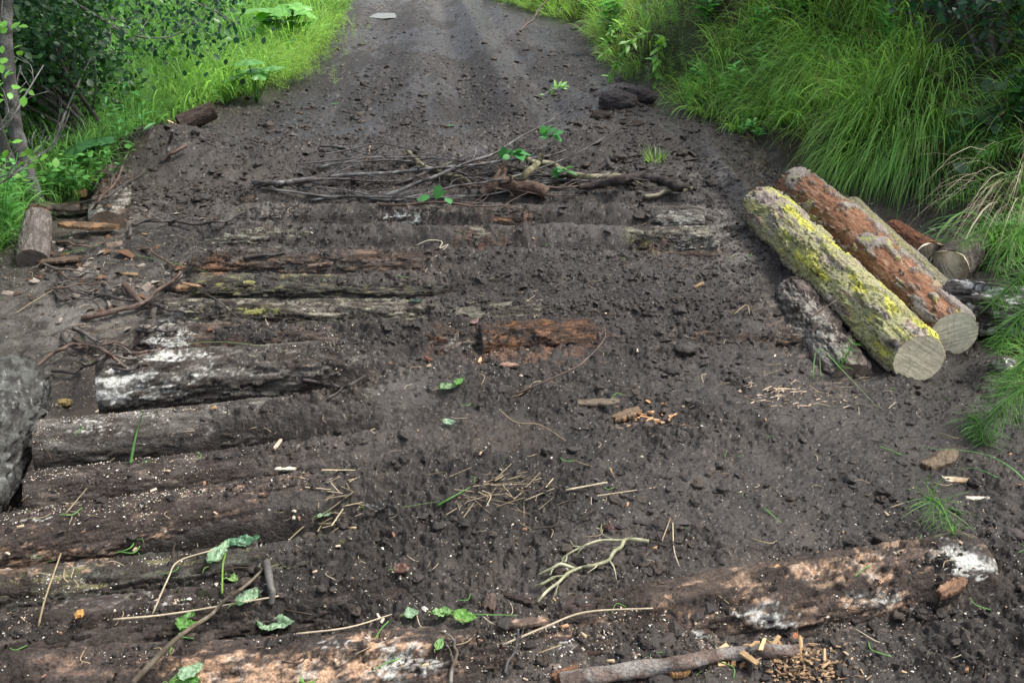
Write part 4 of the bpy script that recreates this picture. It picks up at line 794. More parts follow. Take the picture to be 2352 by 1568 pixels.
sprig('leafy_branch', [at(360, -60, 6.6), at(420, -10, 6.6), at(500, 30, 6.7), at(555, 60, 6.8)], .008, 387, "leafy branch tip hanging in at the top beside the bright meadow", 60, .06, (.06,.17,.03), along=.14, twigs=6)
# young willow-herb / broad leaved plants
def herb(px, py, h, seed, label, nst=5, leaf=.09, col=(.07,.22,.05), wide=.5, name='leafy_plant', group='leafy plants along the left edge', lean=(0, 0), per=14):
    c = P(px, py); rg = np.random.default_rng(seed); e = empty(name, c, label, 'plant', group); acc = Acc(); PP, DD, UP = [], [], []
    for k in range(nst):
        b = c + np.array([*rg.normal(0, .05, 2), 0]); t = b + np.array([rg.normal(0, .12) + lean[0] * h, rg.normal(0, .12) + lean[1] * h, h * rg.uniform(.7, 1.1)]); m = (b + t) / 2 + rg.normal(0, .02, 3)
        V, Q, T = tube([b, m, t], (.004, .002), K=5, sub=4); acc.add(V, Q, T, np.array(col) * 1.1)
        for j in range(per):
            f = .2 + .8 * j / per; a = j * 2.4 + k; PP.append(b * (1 - f) + t * f); DD.append([math.cos(a), math.sin(a), .35]); UP.append([0, 0, 1])
    acc.build('stems', M_GRASS, e, off=c); n = len(PP); UPa = np.array(UP, float) + rg.normal(0, .25, (n, 3))
    v, f, cc = leaves(np.array(PP), np.array(DD) + rg.normal(0, .15, (n, 3)), UPa, leaf * rg.uniform(.7, 1.2, n), rcol(n, np.array(col), np.array(col) * 1.5, rg), wide)
    mesh_np('leaves', v - c, f, M_LEAF, e, cc); return e
herb(20, 560, .45, 391, "tall narrow-leaved plant at the left edge below the trunks", nst=6, col=(.09,.27,.06), leaf=.10, wide=.4)
herb(60, 480, .30, 392, "bushy bright plant at the foot of the grey trunks", nst=6, col=(.09,.26,.05), leaf=.07, wide=.8)
herb(-10, 470, .5, 393, "tall leafy plant half out of frame above the narrow-leaved one", nst=5, col=(.07,.22,.05), leaf=.09, wide=.45)
herb(170, 450, .22, 394, "low broad-leaved plant between the trunks and the dark slabs", nst=6, col=(.06,.19,.05), leaf=.07, wide=.9)
herb(300, 330, .40, 395, "willow-herb with whorled narrow leaves in front of the dark alder", nst=3, col=(.07,.22,.06), leaf=.11, wide=.3)
herb(230, 420, .2, 396, "low leafy plant left of the mud mound", nst=6, col=(.07,.2,.04), leaf=.06, wide=.9)
herb(1680, 235, .25, 397, "small nettle-like plant halfway up the right bank", nst=4, col=(.10,.28,.06), leaf=.09, wide=.6, group=None)
herb(1420, 90, .45, 398, "broad-leaved plant overhanging the track at the top of the right bank", nst=6, col=(.12,.32,.06), leaf=.14, wide=1.0, group=None)
for k, (px, py, h, lf, wd, lab) in enumerate([(1500,40,.4,.10,.5,"weed with narrow leaves in the bright grass at the top, right of the overhanging plant"),(1620,60,.4,.12,.8,"broad-leaved weed in the grass high above the crumbling bank"),(1750,110,.4,.09,.4,"slim weed among the arching grass at mid bank"),(1850,60,.45,.12,.7,"leafy weed near the top edge of the bank, left of the dark bushes"),(1760,200,.28,.08,.6,"weed above the dead grass at the pile's far end"),(2050,150,.4,.10,.5,"weed in the shaded grass below the dark bushes"),(1600,200,.22,.08,.7,"small weed on the lip of the crumbling bank"),(1900,200,.35,.10,.45,"weed with long leaves in the middle of the drooping grass"),(1345,40,.3,.10,.6,"weed at the very top beside the track's right verge"),(1715,310,.14,.06,.8,"seedling weed on the bare soil near the pile's far end")]):
    herb(px, py, h, 430 + k, lab, nst=6, leaf=lf, wide=wd, col=(.10,.30,.07), group='leafy weeds in the bank grass')
for k, (px, py) in enumerate([(1580,250),(1640,215),(1480,80),(1700,250),(1570,60),(1830,300)]):
    c = P(px, py); rg = np.random.default_rng(900 + k)
    for j in range(3): q = c + np.array([*rg.normal(0, .08, 2), 0]); horsetail([q, q + np.array([-.03, -.02, .14]), q + np.array([-.10, -.06, .27])], 910 + k * 5 + j, "feathery upright horsetail %s" % ["above the short tufted grass of the right bank","beside the small weed on the lip of the crumbling bank","at the top next to the overhanging willow sprays","above the seedling weed at mid bank","high on the bank near the top of the frame","above the dead grass at the pile's far end"][k], wh=9, bl=.08, group='small horsetails in the bank grass', col=(.17,.40,.09))
# lobed cow-parsnip leaves
def lobed(c, r, nrm_tilt, az, col, acc, seed):
    rg = np.random.default_rng(seed); n = 60; th = np.linspace(0, 2 * np.pi, n, endpoint=False); rad = r * (.62 + .30 * np.abs(np.cos(th * 2.5)) + .07 * np.cos(th * 20)); rad *= 1 - .75 * np.exp(-((np.angle(np.exp(1j * (th - np.pi)))) / .25) ** 2)
    rings = [np.zeros((1, 3))];
    for f in (.35, .7, 1.0): rings.append(np.stack([rad * f * np.cos(th), rad * f * np.sin(th), -.22 * rad * f * f + .05 * r * f * np.cos(th * 5)], 1))
    V = np.vstack(rings); a = np.arange(n); b = (a + 1) % n; T = np.stack([np.zeros(n, int), 1 + a, 1 + b], 1); Q = np.vstack([np.stack([1 + k * n + a, 1 + k * n + n + a, 1 + k * n + n + b, 1 + k * n + b], 1) for k in (0, 1)])
    ct, st = math.cos(nrm_tilt), math.sin(nrm_tilt); R1 = np.array([[1, 0, 0], [0, ct, -st], [0, st, ct]]); ca, sa = math.cos(az), math.sin(az); R2 = np.array([[ca, -sa, 0], [sa, ca, 0], [0, 0, 1]])
    V = V @ (R2 @ R1 @ R2.T @ R2).T + c; acc.add(V, Q, T, np.array(col) * rg.uniform(.85, 1.2))
def parsnip(px, py, h, nl, r, seed, label, col=(.11,.30,.06), name='broad_leaf_plant', group=None):
    c = P(px, py); rg = np.random.default_rng(seed); e = empty(name, c, label, 'plant', group); s = Acc(); l = Acc()
    for k in range(nl):
        a = rg.uniform(0, 2 * np.pi); t = c + np.array([math.cos(a) * r * 1.1 * rg.random(), math.sin(a) * r * 1.1 * rg.random(), h * rg.uniform(.65, 1.1)])
        V, Q, T = tube([c, c * .4 + t * .6 + np.array([0, 0, -.02]), t], (.008, .004), K=6, sub=4); s.add(V, Q, T, (.12,.28,.06)); lobed(t, r * rg.uniform(.6, 1.1), rg.uniform(-.1, .5), rg.uniform(0, 6.28), col, l, seed + k)
    s.build('stems', M_GRASS, e, off=c); l.build('leaves', M_LEAF, e, off=c); return e
parsnip(650, 115, .45, 11, .30, 401, "big lobed-leaf plant standing in the bright left meadow", (.16,.40,.07))
parsnip(590, 235, .36, 6, .16, 402, "smaller broad-leaf plant with one pale upturned leaf by the left verge", (.14,.36,.09))
parsnip(220, 400, .22, 5, .13, 403, "shaded lobed-leaf plant left of the mud mound", (.05,.16,.05))
parsnip(2275, 345, .26, 6, .17, 404, "dark broad-leaf plant on the right bank above the horsetails", (.035,.12,.035))
parsnip(520, 60, .4, 6, .25, 405, "half-hidden lobed-leaf plant behind the dark alder's tip", (.09,.26,.06))
# willow sprays drooping over the crumbling bank
for k, (a, b, lab) in enumerate([((1500,90),(1400,190),"light green willow spray drooping down the crumbling bank, left one"), ((1530,110),(1502,205),"willow spray hanging straight down the dark eroded soil"), ((1440,60),(1385,140),"uppermost willow spray on the bank beside the track")]):
    A = P(*a) + np.array([0, 0, .08]); B = P(*b) + np.array([0, -.05, .06]); m = (A + B) / 2 + np.array([-.05, -.12, .12])
    sprig('willow_spray', [A, m, B], .006, 411 + k, lab, 46, .11, (.17,.38,.07), 'branch', 'willow sprays on the right bank', twigs=2, tl=.15, wide=.55, barkc=(.2,.25,.1), pale=(.25,.3,.12))
A = P(1245, 222, .02); B = P(1298, 200, .02); sprig('cut_sprig', [A, (A + B) / 2 + np.array([0, 0, .03]), B], .004, 415, "fresh cut leafy sprig lying on the far track", 24, .09, (.20,.40,.10), 'sprig', wide=.5, twigs=1, tl=.1)
for k, (px, py) in enumerate([(1180,360),(1270,395),(1000,458),(1250,315)]):
    A = P(px - 25, py + 6, .10); B = P(px + 25, py - 4, .13); sprig('cut_sprig', [A, (A + B) / 2 + np.array([0, 0, .03]), B], .003, 416 + k, ["green leaves still fresh in the middle of the brush heap","upright green leaves at the right half of the brush heap","two small green leaves at the front left of the brush heap","pale green leaf cluster above the brush heap"][k], [12, 8, 4, 9][k], .09, (.06,.22,.06), 'sprig', 'fresh leaves caught in the brush heap', wide=1.1, twigs=0)

# ------------------------------------------------------------------ single leaves on the mud
def big_leaf(px, py, L, W_, az, curl, col, label, seed, up=.012, tilt=0., name='fallen_leaf', cat='leaf', group=None, vein=1.25):
    c = P(px, py, up); rg = np.random.default_rng(seed); nu, nv = 44, 17; u = np.linspace(0, 1, nu); v = np.linspace(-1, 1, nv); U, Vv = np.meshgrid(u, v, indexing='ij')
    prof = np.sin(np.pi * U ** .8) ** .75 * (1 - .25 * U); ser = 1 + (.16 * np.abs(((U * 11) % 1) - .5) * 2 - .25 * sst(.2, .5, fbm(U * 7, Vv * 2, o=2, seed=seed + 9))) * (np.abs(Vv) > .8)
    X = (U - .5) * L + .02 * L * 0; Y = Vv * prof * W_ / 2 * ser; Z = curl * L * (U - .5) ** 2 * 1.2 + .18 * W_ * Vv ** 2 * prof + .17 * L * fbm(U * 3.2, Vv * 1.6, o=3, seed=seed) + tilt * Y
    Vx = np.stack([X, Y, Z - Z.min()], -1).reshape(-1, 3); ca, sa = math.cos(az), math.sin(az); Vx = Vx @ np.array([[ca, sa, 0], [-sa, ca, 0], [0, 0, 1]])
    i = (np.arange(nu - 1)[:, None] * nv + np.arange(nv - 1)[None]).ravel(); F = np.stack([i, i + nv, i + nv + 1, i + 1], 1)
    vn_ = (np.abs(Vv) < .09) | (np.abs(((U * 7 - np.abs(Vv) * 1.6) % 1) - .5) < .07); C = np.array(col) * (1 + .18 * fbm(U * 6, Vv * 4, o=3, seed=seed + 1))[..., None] * np.where(vn_, vein, 1)[..., None]
    dirt = sst(.16, .32, fbm(U * 14, Vv * 7, o=4, seed=seed + 2, g=.7))[..., None] * .85; C = C * (1 - dirt) + np.array([.05,.04,.03]) * dirt
    acc = Acc(); acc.add(Vx, F, C=C.reshape(-1, 3)); V, Q, T = tube([[-L * .5, 0, .004], [-L * .62, .004, .008], [-L * .78, .0, .004]], (.0014, .001), K=5, sub=2); V = V @ np.array([[ca, sa, 0], [-sa, ca, 0], [0, 0, 1]]); acc.add(V, Q, T, np.array([.2,.3,.08]))
    o = acc.build(name, M_LEAF); o.location = Vector(c); return tag(o, label, cat, group)
PG = (.27,.42,.25); FG = (.10,.27,.045)
for a in [
 (505,1278,.10,.045,1.25,.3,PG,"pale green crumpled leaf hanging over the log gap at lower left",421),
 (560,1248,.09,.04,.25,.3,(.10,.24,.13),"blue-green leaf beside the pale crumpled leaf at lower left",422),
 (532,1330,.055,.035,-.6,.2,(.25,.42,.14),"small torn yellow-green leaf below the crumpled pair",423),
 (578,1372,.085,.038,.75,.3,PG,"pale folded leaf with its underside up beside the stubby stick",424),
 (635,1440,.095,.055,.05,.35,PG,"pale toothed leaf lying just above the pinkish bottom log",425),
 (432,1430,.075,.05,1.5,.2,FG,"glossy green leaf behind the speckled stick",426),
 (440,1548,.06,.045,.8,.2,PG,"pale round leaf at the bottom edge left of centre",427),
 (715,1562,.05,.04,.6,.2,(.14,.36,.05),"bright green leaf at the very bottom edge",428),
 (425,1570,.07,.05,.1,.1,FG,"dark green leaf under the pale round one at the bottom",429),
 (1030,892,.065,.05,.3,.3,(.25,.40,.2),"pale green leaf of the wilted pair in the middle of the mud",430),
 (1055,880,.06,.035,.9,.4,FG,"darker green leaf of the wilted pair in the middle of the mud",431),
 (1032,972,.05,.03,-.3,.3,(.3,.45,.3),"small mint green leaf below the wilted pair",432),
 (945,1412,.04,.035,.4,.3,PG,"shrivelled pale green leaf left of the torn leaves at the bottom",433),
 (1018,1408,.055,.035,.2,.3,(.2,.38,.12),"torn green leaf in the row above the bottom log",434),
 (1068,1422,.06,.04,-.2,.3,(.16,.36,.07),"brighter torn leaf, right end of the row above the bottom log",435),
 (1010,1480,.04,.022,1.3,.2,(.2,.38,.12),"narrow green leaf on the pinkish bottom log",436),
 (745,1185,.045,.025,.5,.3,PG,"small pale leaf beside the long stalk left of the straw heap",437),
 (568,200,.16,.10,.3,.3,(.5,.6,.45),"pale white-green leaf turned over in the left verge",438),
 (1090,742,.05,.035,.8,.5,(.30,.2,.17),"curled brown leaf scrap behind the orange rotten log",439),
 (956,693,.06,.035,.1,.2,(.03,.07,.05),"dark wet leaf flat on the mud behind the orange log",440),
 (925,1308,.05,.04,.3,.3,(.12,.06,.04),"dark red-brown dead leaf on the mud at lower centre left",441),
 (1402,1213,.035,.02,-.6,.2,(.09,.04,.03),"small maroon dead leaf above the lichened twig",442),
 (865,1170,.075,.035,.0,.4,(.05,.047,.045),"slate-dark dead leaf left of the straw heap",443),
 (770,240,.06,.04,.3,.3,(.12,.3,.12),"lone green leaf on the far track near the left verge",444),
 (1035,290,.05,.03,.3,.3,(.12,.3,.12),"lone green leaf on the track above the brush heap",445),
]: big_leaf(*a, tilt=.1)
A = P(510, 1362, .01); B = P(518, 1270, .04); acc = Acc(); V, Q, T = tube([A, (A + B) / 2 + np.array([0, 0, .02]), B], (.0028, .002), K=6, sub=5); acc.add(V, Q, T, (.25,.42,.08)); o = acc.build('leaf_stalk', M_GRASS, off=A); o.location = Vector(A); tag(o, "bright green stalk hanging from the crumpled leaves at lower left", 'stalk')

# ------------------------------------------------------------------ long blades and straws with places of their own
def blade(pxs, w, col, label, seed, name='long_grass', cat='grass stalk', group=None, mat=None, round_=False):
    pts = np.array([P(p[0], p[1], p[2] if len(p) > 2 else .01) for p in pxs]); acc = Acc()
    if round_: V, Q, T = tube(pts, (w * .5, w * .35), K=6, sub=5); acc.add(V, Q, T, bcol(V, col, seed, .25))
    else:
        n = (len(pts) - 1) * 6 + 1; V, Q, T = tube(pts, (w * .5, w * .15), K=6, sub=6); cen = V[:-2].reshape(-1, 6, 3).mean(1, keepdims=True); R = V[:-2].reshape(-1, 6, 3) - cen; R[..., 2] *= .3; V[:-2] = (cen + R).reshape(-1, 3); acc.add(V, Q, T, bcol(V, col, seed, .25))
    o = acc.build(name, mat or (M_DRY if round_ else M_GRASS), off=pts[0]); o.location = Vector(pts[0]); return tag(o, label, cat, group)
STR = (.33,.26,.16); STW = (.46,.39,.27)
for k, (pp, w, c, lab, rd) in enumerate([
 ([(300,1062,.02),(312,1000,.04),(330,940,.06)], .010, (.10,.25,.06), "broad green grass blade hanging over the mud-flecked log", 0),
 ([(260,1422,.02),(400,1408,.03),(640,1368,.03)], .006, STW, "long pale straw lying across the grey-green log", 1),
 ([(350,1410,.015),(385,1330,.05),(410,1288,.06),(490,1262,.05)], .005, STW, "bent pale straw standing over the gap beside the crumpled leaf", 1),
 ([(88,1438,.01),(105,1370,.05),(140,1270,.09)], .0055, STR, "dry straw rising across the grey-green log at the far left", 1),
 ([(680,1455,.01),(800,1440,.02),(900,1410,.015)], .005, STW, "thin straw pointing right from the toothed leaf", 1),
 ([(1155,1480,.015),(1250,1440,.02),(1345,1405,.03),(1500,1396,.02)], .006, STW, "long kinked cream straw above the bottom log right of centre", 1),
 ([(620,1285,.01),(690,1215,.03),(750,1175,.03),(810,1130,.02)], .005, (.24,.21,.13), "long olive stalk sloping up towards the straw heap", 1),
 ([(1150,943,.01),(1185,970,.02),(1240,975,.02),(1300,1012,.01)], .004, STR, "kinked straw on the open mud right of the mint leaf", 1),
 ([(1010,1408,.02),(1100,1410,.02),(1190,1412,.015)], .006, (.13,.32,.07), "thin green blade beside the torn leaves above the bottom log", 0),
 ([(920,1165,.02),(1010,1150,.02)], .004, (.2,.3,.1), "short green stalk left of the straw heap", 0),
 ([(1005,1160,.01),(1040,1140,.02),(1080,1118,.02)], .010, (.15,.36,.08), "wide green blade at the left of the straw heap", 0),
 ([(1300,1125,.01),(1395,1107,.02)], .007, STW, "thick pale straw right of the straw heap", 1),
 ([(145,582,.02),(190,572,.03),(235,560,.03)], .012, (.10,.26,.07), "green blade on the left litter", 0),
 ([(310,585,.02),(430,612,.04),(560,650,.03)], .006, (.2,.36,.1), "long green blade lying over the litter by the rust log end", 0),
 ([(35,720,.01),(80,690,.02),(165,640,.02)], .005, STR, "pale straw on the litter at the left edge", 1),
 ([(400,790,.02),(500,785,.04),(620,795,.02)], .005, (.24,.38,.12), "thin green blade across the white powdered log", 0),
 ([(1865,870,.01),(1880,800,.10),(1935,850,.08),(2020,940,.01)], .007, (.22,.36,.16), "bent green blade arching over the mud in front of the half-buried log", 0),
 ([(1885,870,.01),(1882,802,.10)], .006, (.22,.34,.16), "upright green stalk beside the bent arching blade", 0),
 ([(1860,730,.05),(1920,690,.14)], .007, STW, "pale straw poking from the half-buried log to the yellow log", 1),
 ([(1685,722,.01),(1715,700,.03),(1722,722,.01)], .005, STR, "hairpin-bent straw beside the half-buried log", 1),
 ([(2400,1160,.04),(2330,1080,.10),(2250,1040,.08),(2120,1028,.03)], .009, (.16,.36,.12), "long grass blade curving in from the right edge over the wood slab", 0),
 ([(2290,1095,.05),(2240,1075,.04),(2200,1080,.02)], .008, (.15,.35,.12), "shorter green blade beneath the long curving one", 0),
 ([(1235,1500,.01),(1290,1480,.01)], .004, STR, "short straw on the mud near the bottom centre", 1),
 ([(955,564,.02),(985,552,.03),(1015,555,.02),(1010,570,.02),(1030,562,.02),(1000,590,.01)], .006, (.5,.46,.36), "pale looped root fibre on the far mud in front of the brush heap", 1),
 ([(850,335,.01),(845,362,.02),(830,380,.01)], .010, (.4,.26,.17), "small peeled orange chip standing left of the brush heap", 1),
 ([(1545,1200,.01),(1548,1260,.01),(1560,1300,.01)], .004, STW, "thin upright pale straw right of the lichened twig", 1),
 ([(1515,1255,.01),(1540,1190,.03)], .004, STR, "slanted straw above the right end of the lichened twig", 1),
 ([(2045,1165,.01),(2075,1155,.01)], .004, STR, "small straw on the mud left of the broken horsetail", 1),
 ([(1755,1165,.01),(1795,1200,.015)], .007, (.13,.3,.08), "short green blade on the mud right of centre", 0),
 ([(170,1330,.01),(182,1345,.01)], .003, STR, "tiny straw on the orange streaked log", 1),
 ([(150,1180,.02),(200,1120,.05)], .004, STR, "thin straw standing on the square-ended log", 1),
]): blade(pp, w, c, lab, 450 + k, round_=bool(rd), name='straw' if rd else 'long_grass', cat='straw' if rd else 'grass stalk')

def heap(name, px, py, rx, ry, n, L, w, ca, cb, label, seed, mat, cat, wide=1, h=.03):
    c = P(px, py); d = depth(px, py); rg = np.random.default_rng(seed); sx, sy = rx * d / FPX, ry * d * d / (FPX * CH)
    x = c[0] + rg.normal(0, sx, n); y = c[1] + rg.normal(0, sy, n); z = terrain(x, y) + .004 + h * rg.random(n) * np.exp(-((x - c[0]) / sx) ** 2 - ((y - c[1]) / sy) ** 2)
    a = rg.normal(.25, .7, n); dd = np.stack([np.cos(a), np.sin(a), rg.normal(.03, .18, n)], 1)
    tv = np.array([[-.5, -wide, -.6], [-.5, wide, -.6], [.5, wide * .8, -.5], [.5, -wide * .8, -.5], [-.5, -wide, .6], [-.5, wide, .6], [.5, wide * .8, .5], [.5, -wide * .8, .5]], float)
    tf = np.array([[0, 3, 2, 1], [4, 5, 6, 7], [0, 1, 5, 4], [1, 2, 6, 5], [2, 3, 7, 6], [3, 0, 4, 7]])
    l = L * rg.lognormal(-.45, .55, n); M = orient(dd, rg.normal(0, .3, (n, 3)) + np.array([0, 0, 1])); ww = w * rg.uniform(.6, 1.4, n)
    V = np.einsum('nij,nvj->nvi', M, tv[None] * np.stack([l, ww, ww * .6], -1)[:, None]) + np.stack([x, y, z], 1)[:, None]
    F = (tf[None] + (np.arange(n) * 8)[:, None, None]).reshape(-1, 4); C = np.repeat(rcol(n, np.array(ca), np.array(cb), rg, .2), 8, 0)
    o = mesh_np(name, V.reshape(-1, 3) - c, F, mat, col=C, smooth=False); o.location = Vector(c); return tag(o, label, cat, kind='stuff' if 'chip' in name or 'saw' in name or 'litter' in name else None)
heap('straw_heap', 1175, 1135, 90, 26, 85, .09, .0013, (.11,.085,.055), (.38,.31,.2), "loose heap of dry straw stalks on the mud near the centre", 481, M_DRY, 'straw heap')
heap('straw_heap', 780, 1160, 40, 20, 30, .07, .0016, (.25,.2,.12), (.45,.38,.24), "small scatter of straw at the end of the olive stalk", 482, M_DRY, 'straw heap')
heap('sawdust_heap', 1850, 1545, 55, 22, 300, .014, .0022, (.14,.085,.045), (.40,.27,.16), "heap of orange wood chips and sawdust at the bottom edge", 483, M_WOOD, 'wood chips', h=.03)
heap('chip_scatter', 1800, 905, 60, 14, 70, .030, .002, (.36,.26,.17), (.5,.4,.3), "pale shredded wood fibres scattered in front of the half-buried log", 484, M_WOOD, 'wood chips', h=.012)
heap('chip_scatter', 1490, 962, 40, 9, 40, .02, .004, (.40,.20,.09), (.52,.33,.18), "orange rotten wood crumbs around the broken bark scrap", 485, M_WOOD, 'wood chips', h=.012)
heap('chip_scatter', 1720, 1490, 60, 14, 26, .03, .006, (.34,.18,.08), (.55,.38,.2), "orange chips beside the grey fallen branch at the bottom", 486, M_WOOD, 'wood chips', h=.01)

for k, (px, py, rx, ry, n, lab) in enumerate([(330,600,120,34,90,"dry stalks and root shreds strewn over the left litter"),(300,735,120,34,70,"tangled dry stalks around the forked stick"),(240,800,90,26,50,"dry stalks left of the white powdered log"),(1800,400,90,24,60,"dead stalks at the far tip of the pile"),(900,640,300,40,60,"sparse fibres on the far mud"),(1900,900,120,26,40,"stalk bits in front of the yellow log end")]):
    heap('stalk_litter', px, py, rx, ry, n, .07, .0014, (.07,.05,.035), (.34,.28,.19), lab, 700 + k, M_DRY, 'litter', h=.03)
# ------------------------------------------------------------------ slabs, chips, stones, clods
def chunk(px, py, size, az, col, label, seed, name='bark_scrap', cat='bark scrap', up=.004, tilt=.15, col2=None, mat=None, jag=.25, group=None):
    c = P(px, py, up); rg = np.random.default_rng(seed); n, m = 22, 12
    u = np.linspace(-1, 1, n); v = np.linspace(-1, 1, m); U, Vv = np.meshgrid(u, v, indexing='ij')
    ex = 1 + jag * fbm(Vv * 4, U * 0 + seed, o=3, seed=seed); ey = (1 + jag * fbm(U * 5, U * 0 + 3, o=3, seed=seed + 1)) * (1 - .35 * np.abs(U) ** 3)
    X = U * size[0] / 2 * ex; Y = Vv * size[1] / 2 * ey; size = (size[0], size[1], size[2] * .6); top = size[2] * (.5 + .5 * (1 - Vv ** 2) ** .5 * 1 + .35 * fbm(U * 6, Vv * 12, o=3, seed=seed + 2)); bot = -size[2] * .4 + 0 * X
    Vt = np.stack([X, Y, top], -1).reshape(-1, 3); Vb = np.stack([X, Y, bot], -1).reshape(-1, 3); V = np.vstack([Vt, Vb]); N = n * m
    i = (np.arange(n - 1)[:, None] * m + np.arange(m - 1)[None]).ravel(); F = [np.stack([i, i + m, i + m + 1, i + 1], 1), np.stack([i + N, i + 1 + N, i + m + 1 + N, i + m + N], 1)]
    bd = list(range(0, m)) + [k * m + m - 1 for k in range(1, n)] + list(range(N - 2, N - m - 1, -1)) + [k * m for k in range(n - 2, 0, -1)]; b = np.array(bd); b2 = np.roll(b, -1); F.append(np.stack([b, b2, b2 + N, b + N], 1))
    ca, sa, ct, st = math.cos(az), math.sin(az), math.cos(tilt), math.sin(tilt); V = V @ np.array([[ct, 0, st], [0, 1, 0], [-st, 0, ct]]) @ np.array([[ca, sa, 0], [-sa, ca, 0], [0, 0, 1]])
    lx = V[:, 0] * ca + V[:, 1] * sa; ly = -V[:, 0] * sa + V[:, 1] * ca; nn = fbm(lx * 18, ly * 260, V[:, 2] * 90 + seed, o=4, seed=seed, g=.7)[:, None]; C = np.array(col) * (1 + .9 * nn)
    if col2 is not None: k = sst(0, .3, fbm(V[:, 0] * 25 + 9, V[:, 1] * 25, o=3, seed=seed + 4))[:, None]; C = C * (1 - k) + np.array(col2) * k
    o = mesh_np(name, V, [np.vstack(F)], mat or M_WOOD, col=C, smooth=False); o.location = Vector(c); return tag(o, label, cat, group)
for a in [
 (2160,1058,(.15,.06,.03),.55,(.07,.05,.035),"weathered wood slab lying under the long curving blade at right",501,'wood_slab','wood slab',.006,.05,(.14,.105,.07)),
 (2203,1103,(.13,.025,.012),-.18,(.52,.44,.33),"pale split splinter below the weathered slab",502,'wood_splinter','splinter',.006,.05,(.35,.25,.15)),
 (2245,1145,(.07,.015,.01),-.1,(.60,.52,.42),"small white splinter right of the pale split one",503,'wood_splinter','splinter',.006,.05,None),
 (650,1076,(.085,.016,.008),-.2,(.68,.60,.46),"bright white splinter on the mud left of centre",504,'wood_splinter','splinter',.008,.1,None),
 (638,1020,(.04,.012,.008),1.2,(.62,.50,.36),"small upright pale chip above the bright white splinter",505,'wood_splinter','splinter',.008,.3,None),
 (1440,952,(.10,.045,.02),.35,(.16,.11,.07),"broken bark scrap with orange crumbs right of centre",506,'bark_scrap','bark scrap',.01,.2,(.36,.2,.1)),
 (1375,925,(.14,.045,.016),-.1,(.075,.055,.04),"dark layered bark scrap above the orange crumbs",507,'bark_scrap','bark scrap',.008,.1,(.14,.11,.08)),
 (1170,838,(.075,.035,.01),-.6,(.26,.16,.12),"pinkish bark flake lying against the orange rotten log",508,'bark_scrap','bark scrap',.01,.2,None),
 (985,825,(.055,.012,.01),-.9,(.25,.11,.07),"reddish splinter left of the orange rotten log",509,'wood_splinter','splinter',.008,.1,None),
 (1605,655,(.06,.016,.012),.5,(.30,.20,.11),"tan splinter alone on the far mud at the right",510,'wood_splinter','splinter',.008,.2,None),
 (2185,1350,(.10,.035,.02),.55,(.16,.09,.055),"orange-brown bark plate on the white end of the nearest log",511,'bark_scrap','bark scrap',.03,.05,(.28,.17,.10)),
 (1825,1455,(.045,.016,.01),1.4,(.36,.16,.08),"small red-brown chip standing beside the grey fallen branch",512,'bark_scrap','bark scrap',.01,.1,None),
 (1560,1540,(.05,.03,.02),.2,(.42,.24,.10),"orange chunk under the grey fallen branch",513,'bark_scrap','bark scrap',.008,.1,(.2,.1,.05)),
 (1300,1548,(.06,.03,.02),.3,(.17,.09,.05),"rusty bark lump at the left end of the grey fallen branch",514,'bark_scrap','bark scrap',.015,.2,(.10,.07,.06)),
 (1195,1432,(.12,.022,.016),.12,(.36,.25,.18),"peeling bark strip above the kinked cream straw",515,'bark_scrap','bark scrap',.008,.05,(.1,.07,.055)),
 (1125,1385,(.05,.035,.018),1.5,(.07,.05,.04),"dark square bark piece above the peeling strip",516,'bark_scrap','bark scrap',.008,.05,(.15,.1,.08)),
 (1200,1378,(.12,.018,.014),-.5,(.05,.037,.03),"dark stick-like bark strip right of the dark square piece",517,'bark_scrap','bark scrap',.008,.05,None),
 (182,1410,(.035,.02,.01),-1.2,(.40,.22,.07),"amber wood chip in the gap between lower left logs",518,'wood_splinter','wood chip',.03,.3,None),
 (735,608,(.13,.03,.016),.1,(.07,.045,.035),"dark bark strip on the far mud left of centre",519,'bark_scrap','bark scrap',.008,.05,(.22,.16,.12)),
 (140,598,(.20,.06,.02),.15,(.10,.07,.05),"brown bark slab on the left litter",520,'bark_scrap','bark scrap',.012,.05,(.2,.13,.08)),
 (400,662,(.18,.04,.03),-.3,(.055,.042,.035),"dark splintered bark slab in front of the rust log end",521,'bark_scrap','bark scrap',.012,.05,(.30,.19,.11)),
 (440,655,(.12,.015,.012),-.5,(.42,.26,.15),"orange splinter across the dark splintered slab",522,'wood_splinter','splinter',.03,.05,None),
 (150,925,(.06,.035,.025),-.5,(.30,.22,.09),"olive-gold wood chunk between the grey log and the mud-flecked log",523,'wood_splinter','wood chunk',.01,.2,None),
 (145,478,(.40,.12,.03),.05,(.045,.035,.03),"dark broken plank behind the stubby log end at far left",524,'wood_slab','wood slab',.06,-.05,(.10,.075,.055)),
 (205,520,(.30,.08,.03),.2,(.10,.065,.04),"brown rotten slab between the stubby log and the pale butt",525,'wood_slab','wood slab',.05,-.1,(.22,.13,.07)),
 (186,447,(.07,.05,.05),.2,(.40,.26,.13),"small orange wood block in the greenery at far left",526,'wood_splinter','wood chunk',.03,.1,None),
 (2205,565,(.12,.04,.015),.1,(.45,.32,.2),"pale orange splinter on the dark chopped log",527,'wood_splinter','splinter',.14,.05,None),
 (985,840,(.02,.01,.01),.3,(.5,.4,.25),"tiny cream chip by the reddish splinter",528,'wood_splinter','wood chip',.006,.3,None),
 (1102,828,(.03,.012,.01),1.3,(.5,.38,.22),"cream chip upright in front of the grey part of the orange log",529,'wood_splinter','wood chip',.006,.3,None),
 (300,630,(.10,.02,.012),-.4,(.36,.24,.14),"tan splinter on the litter at left",530,'wood_splinter','splinter',.01,.1,None),
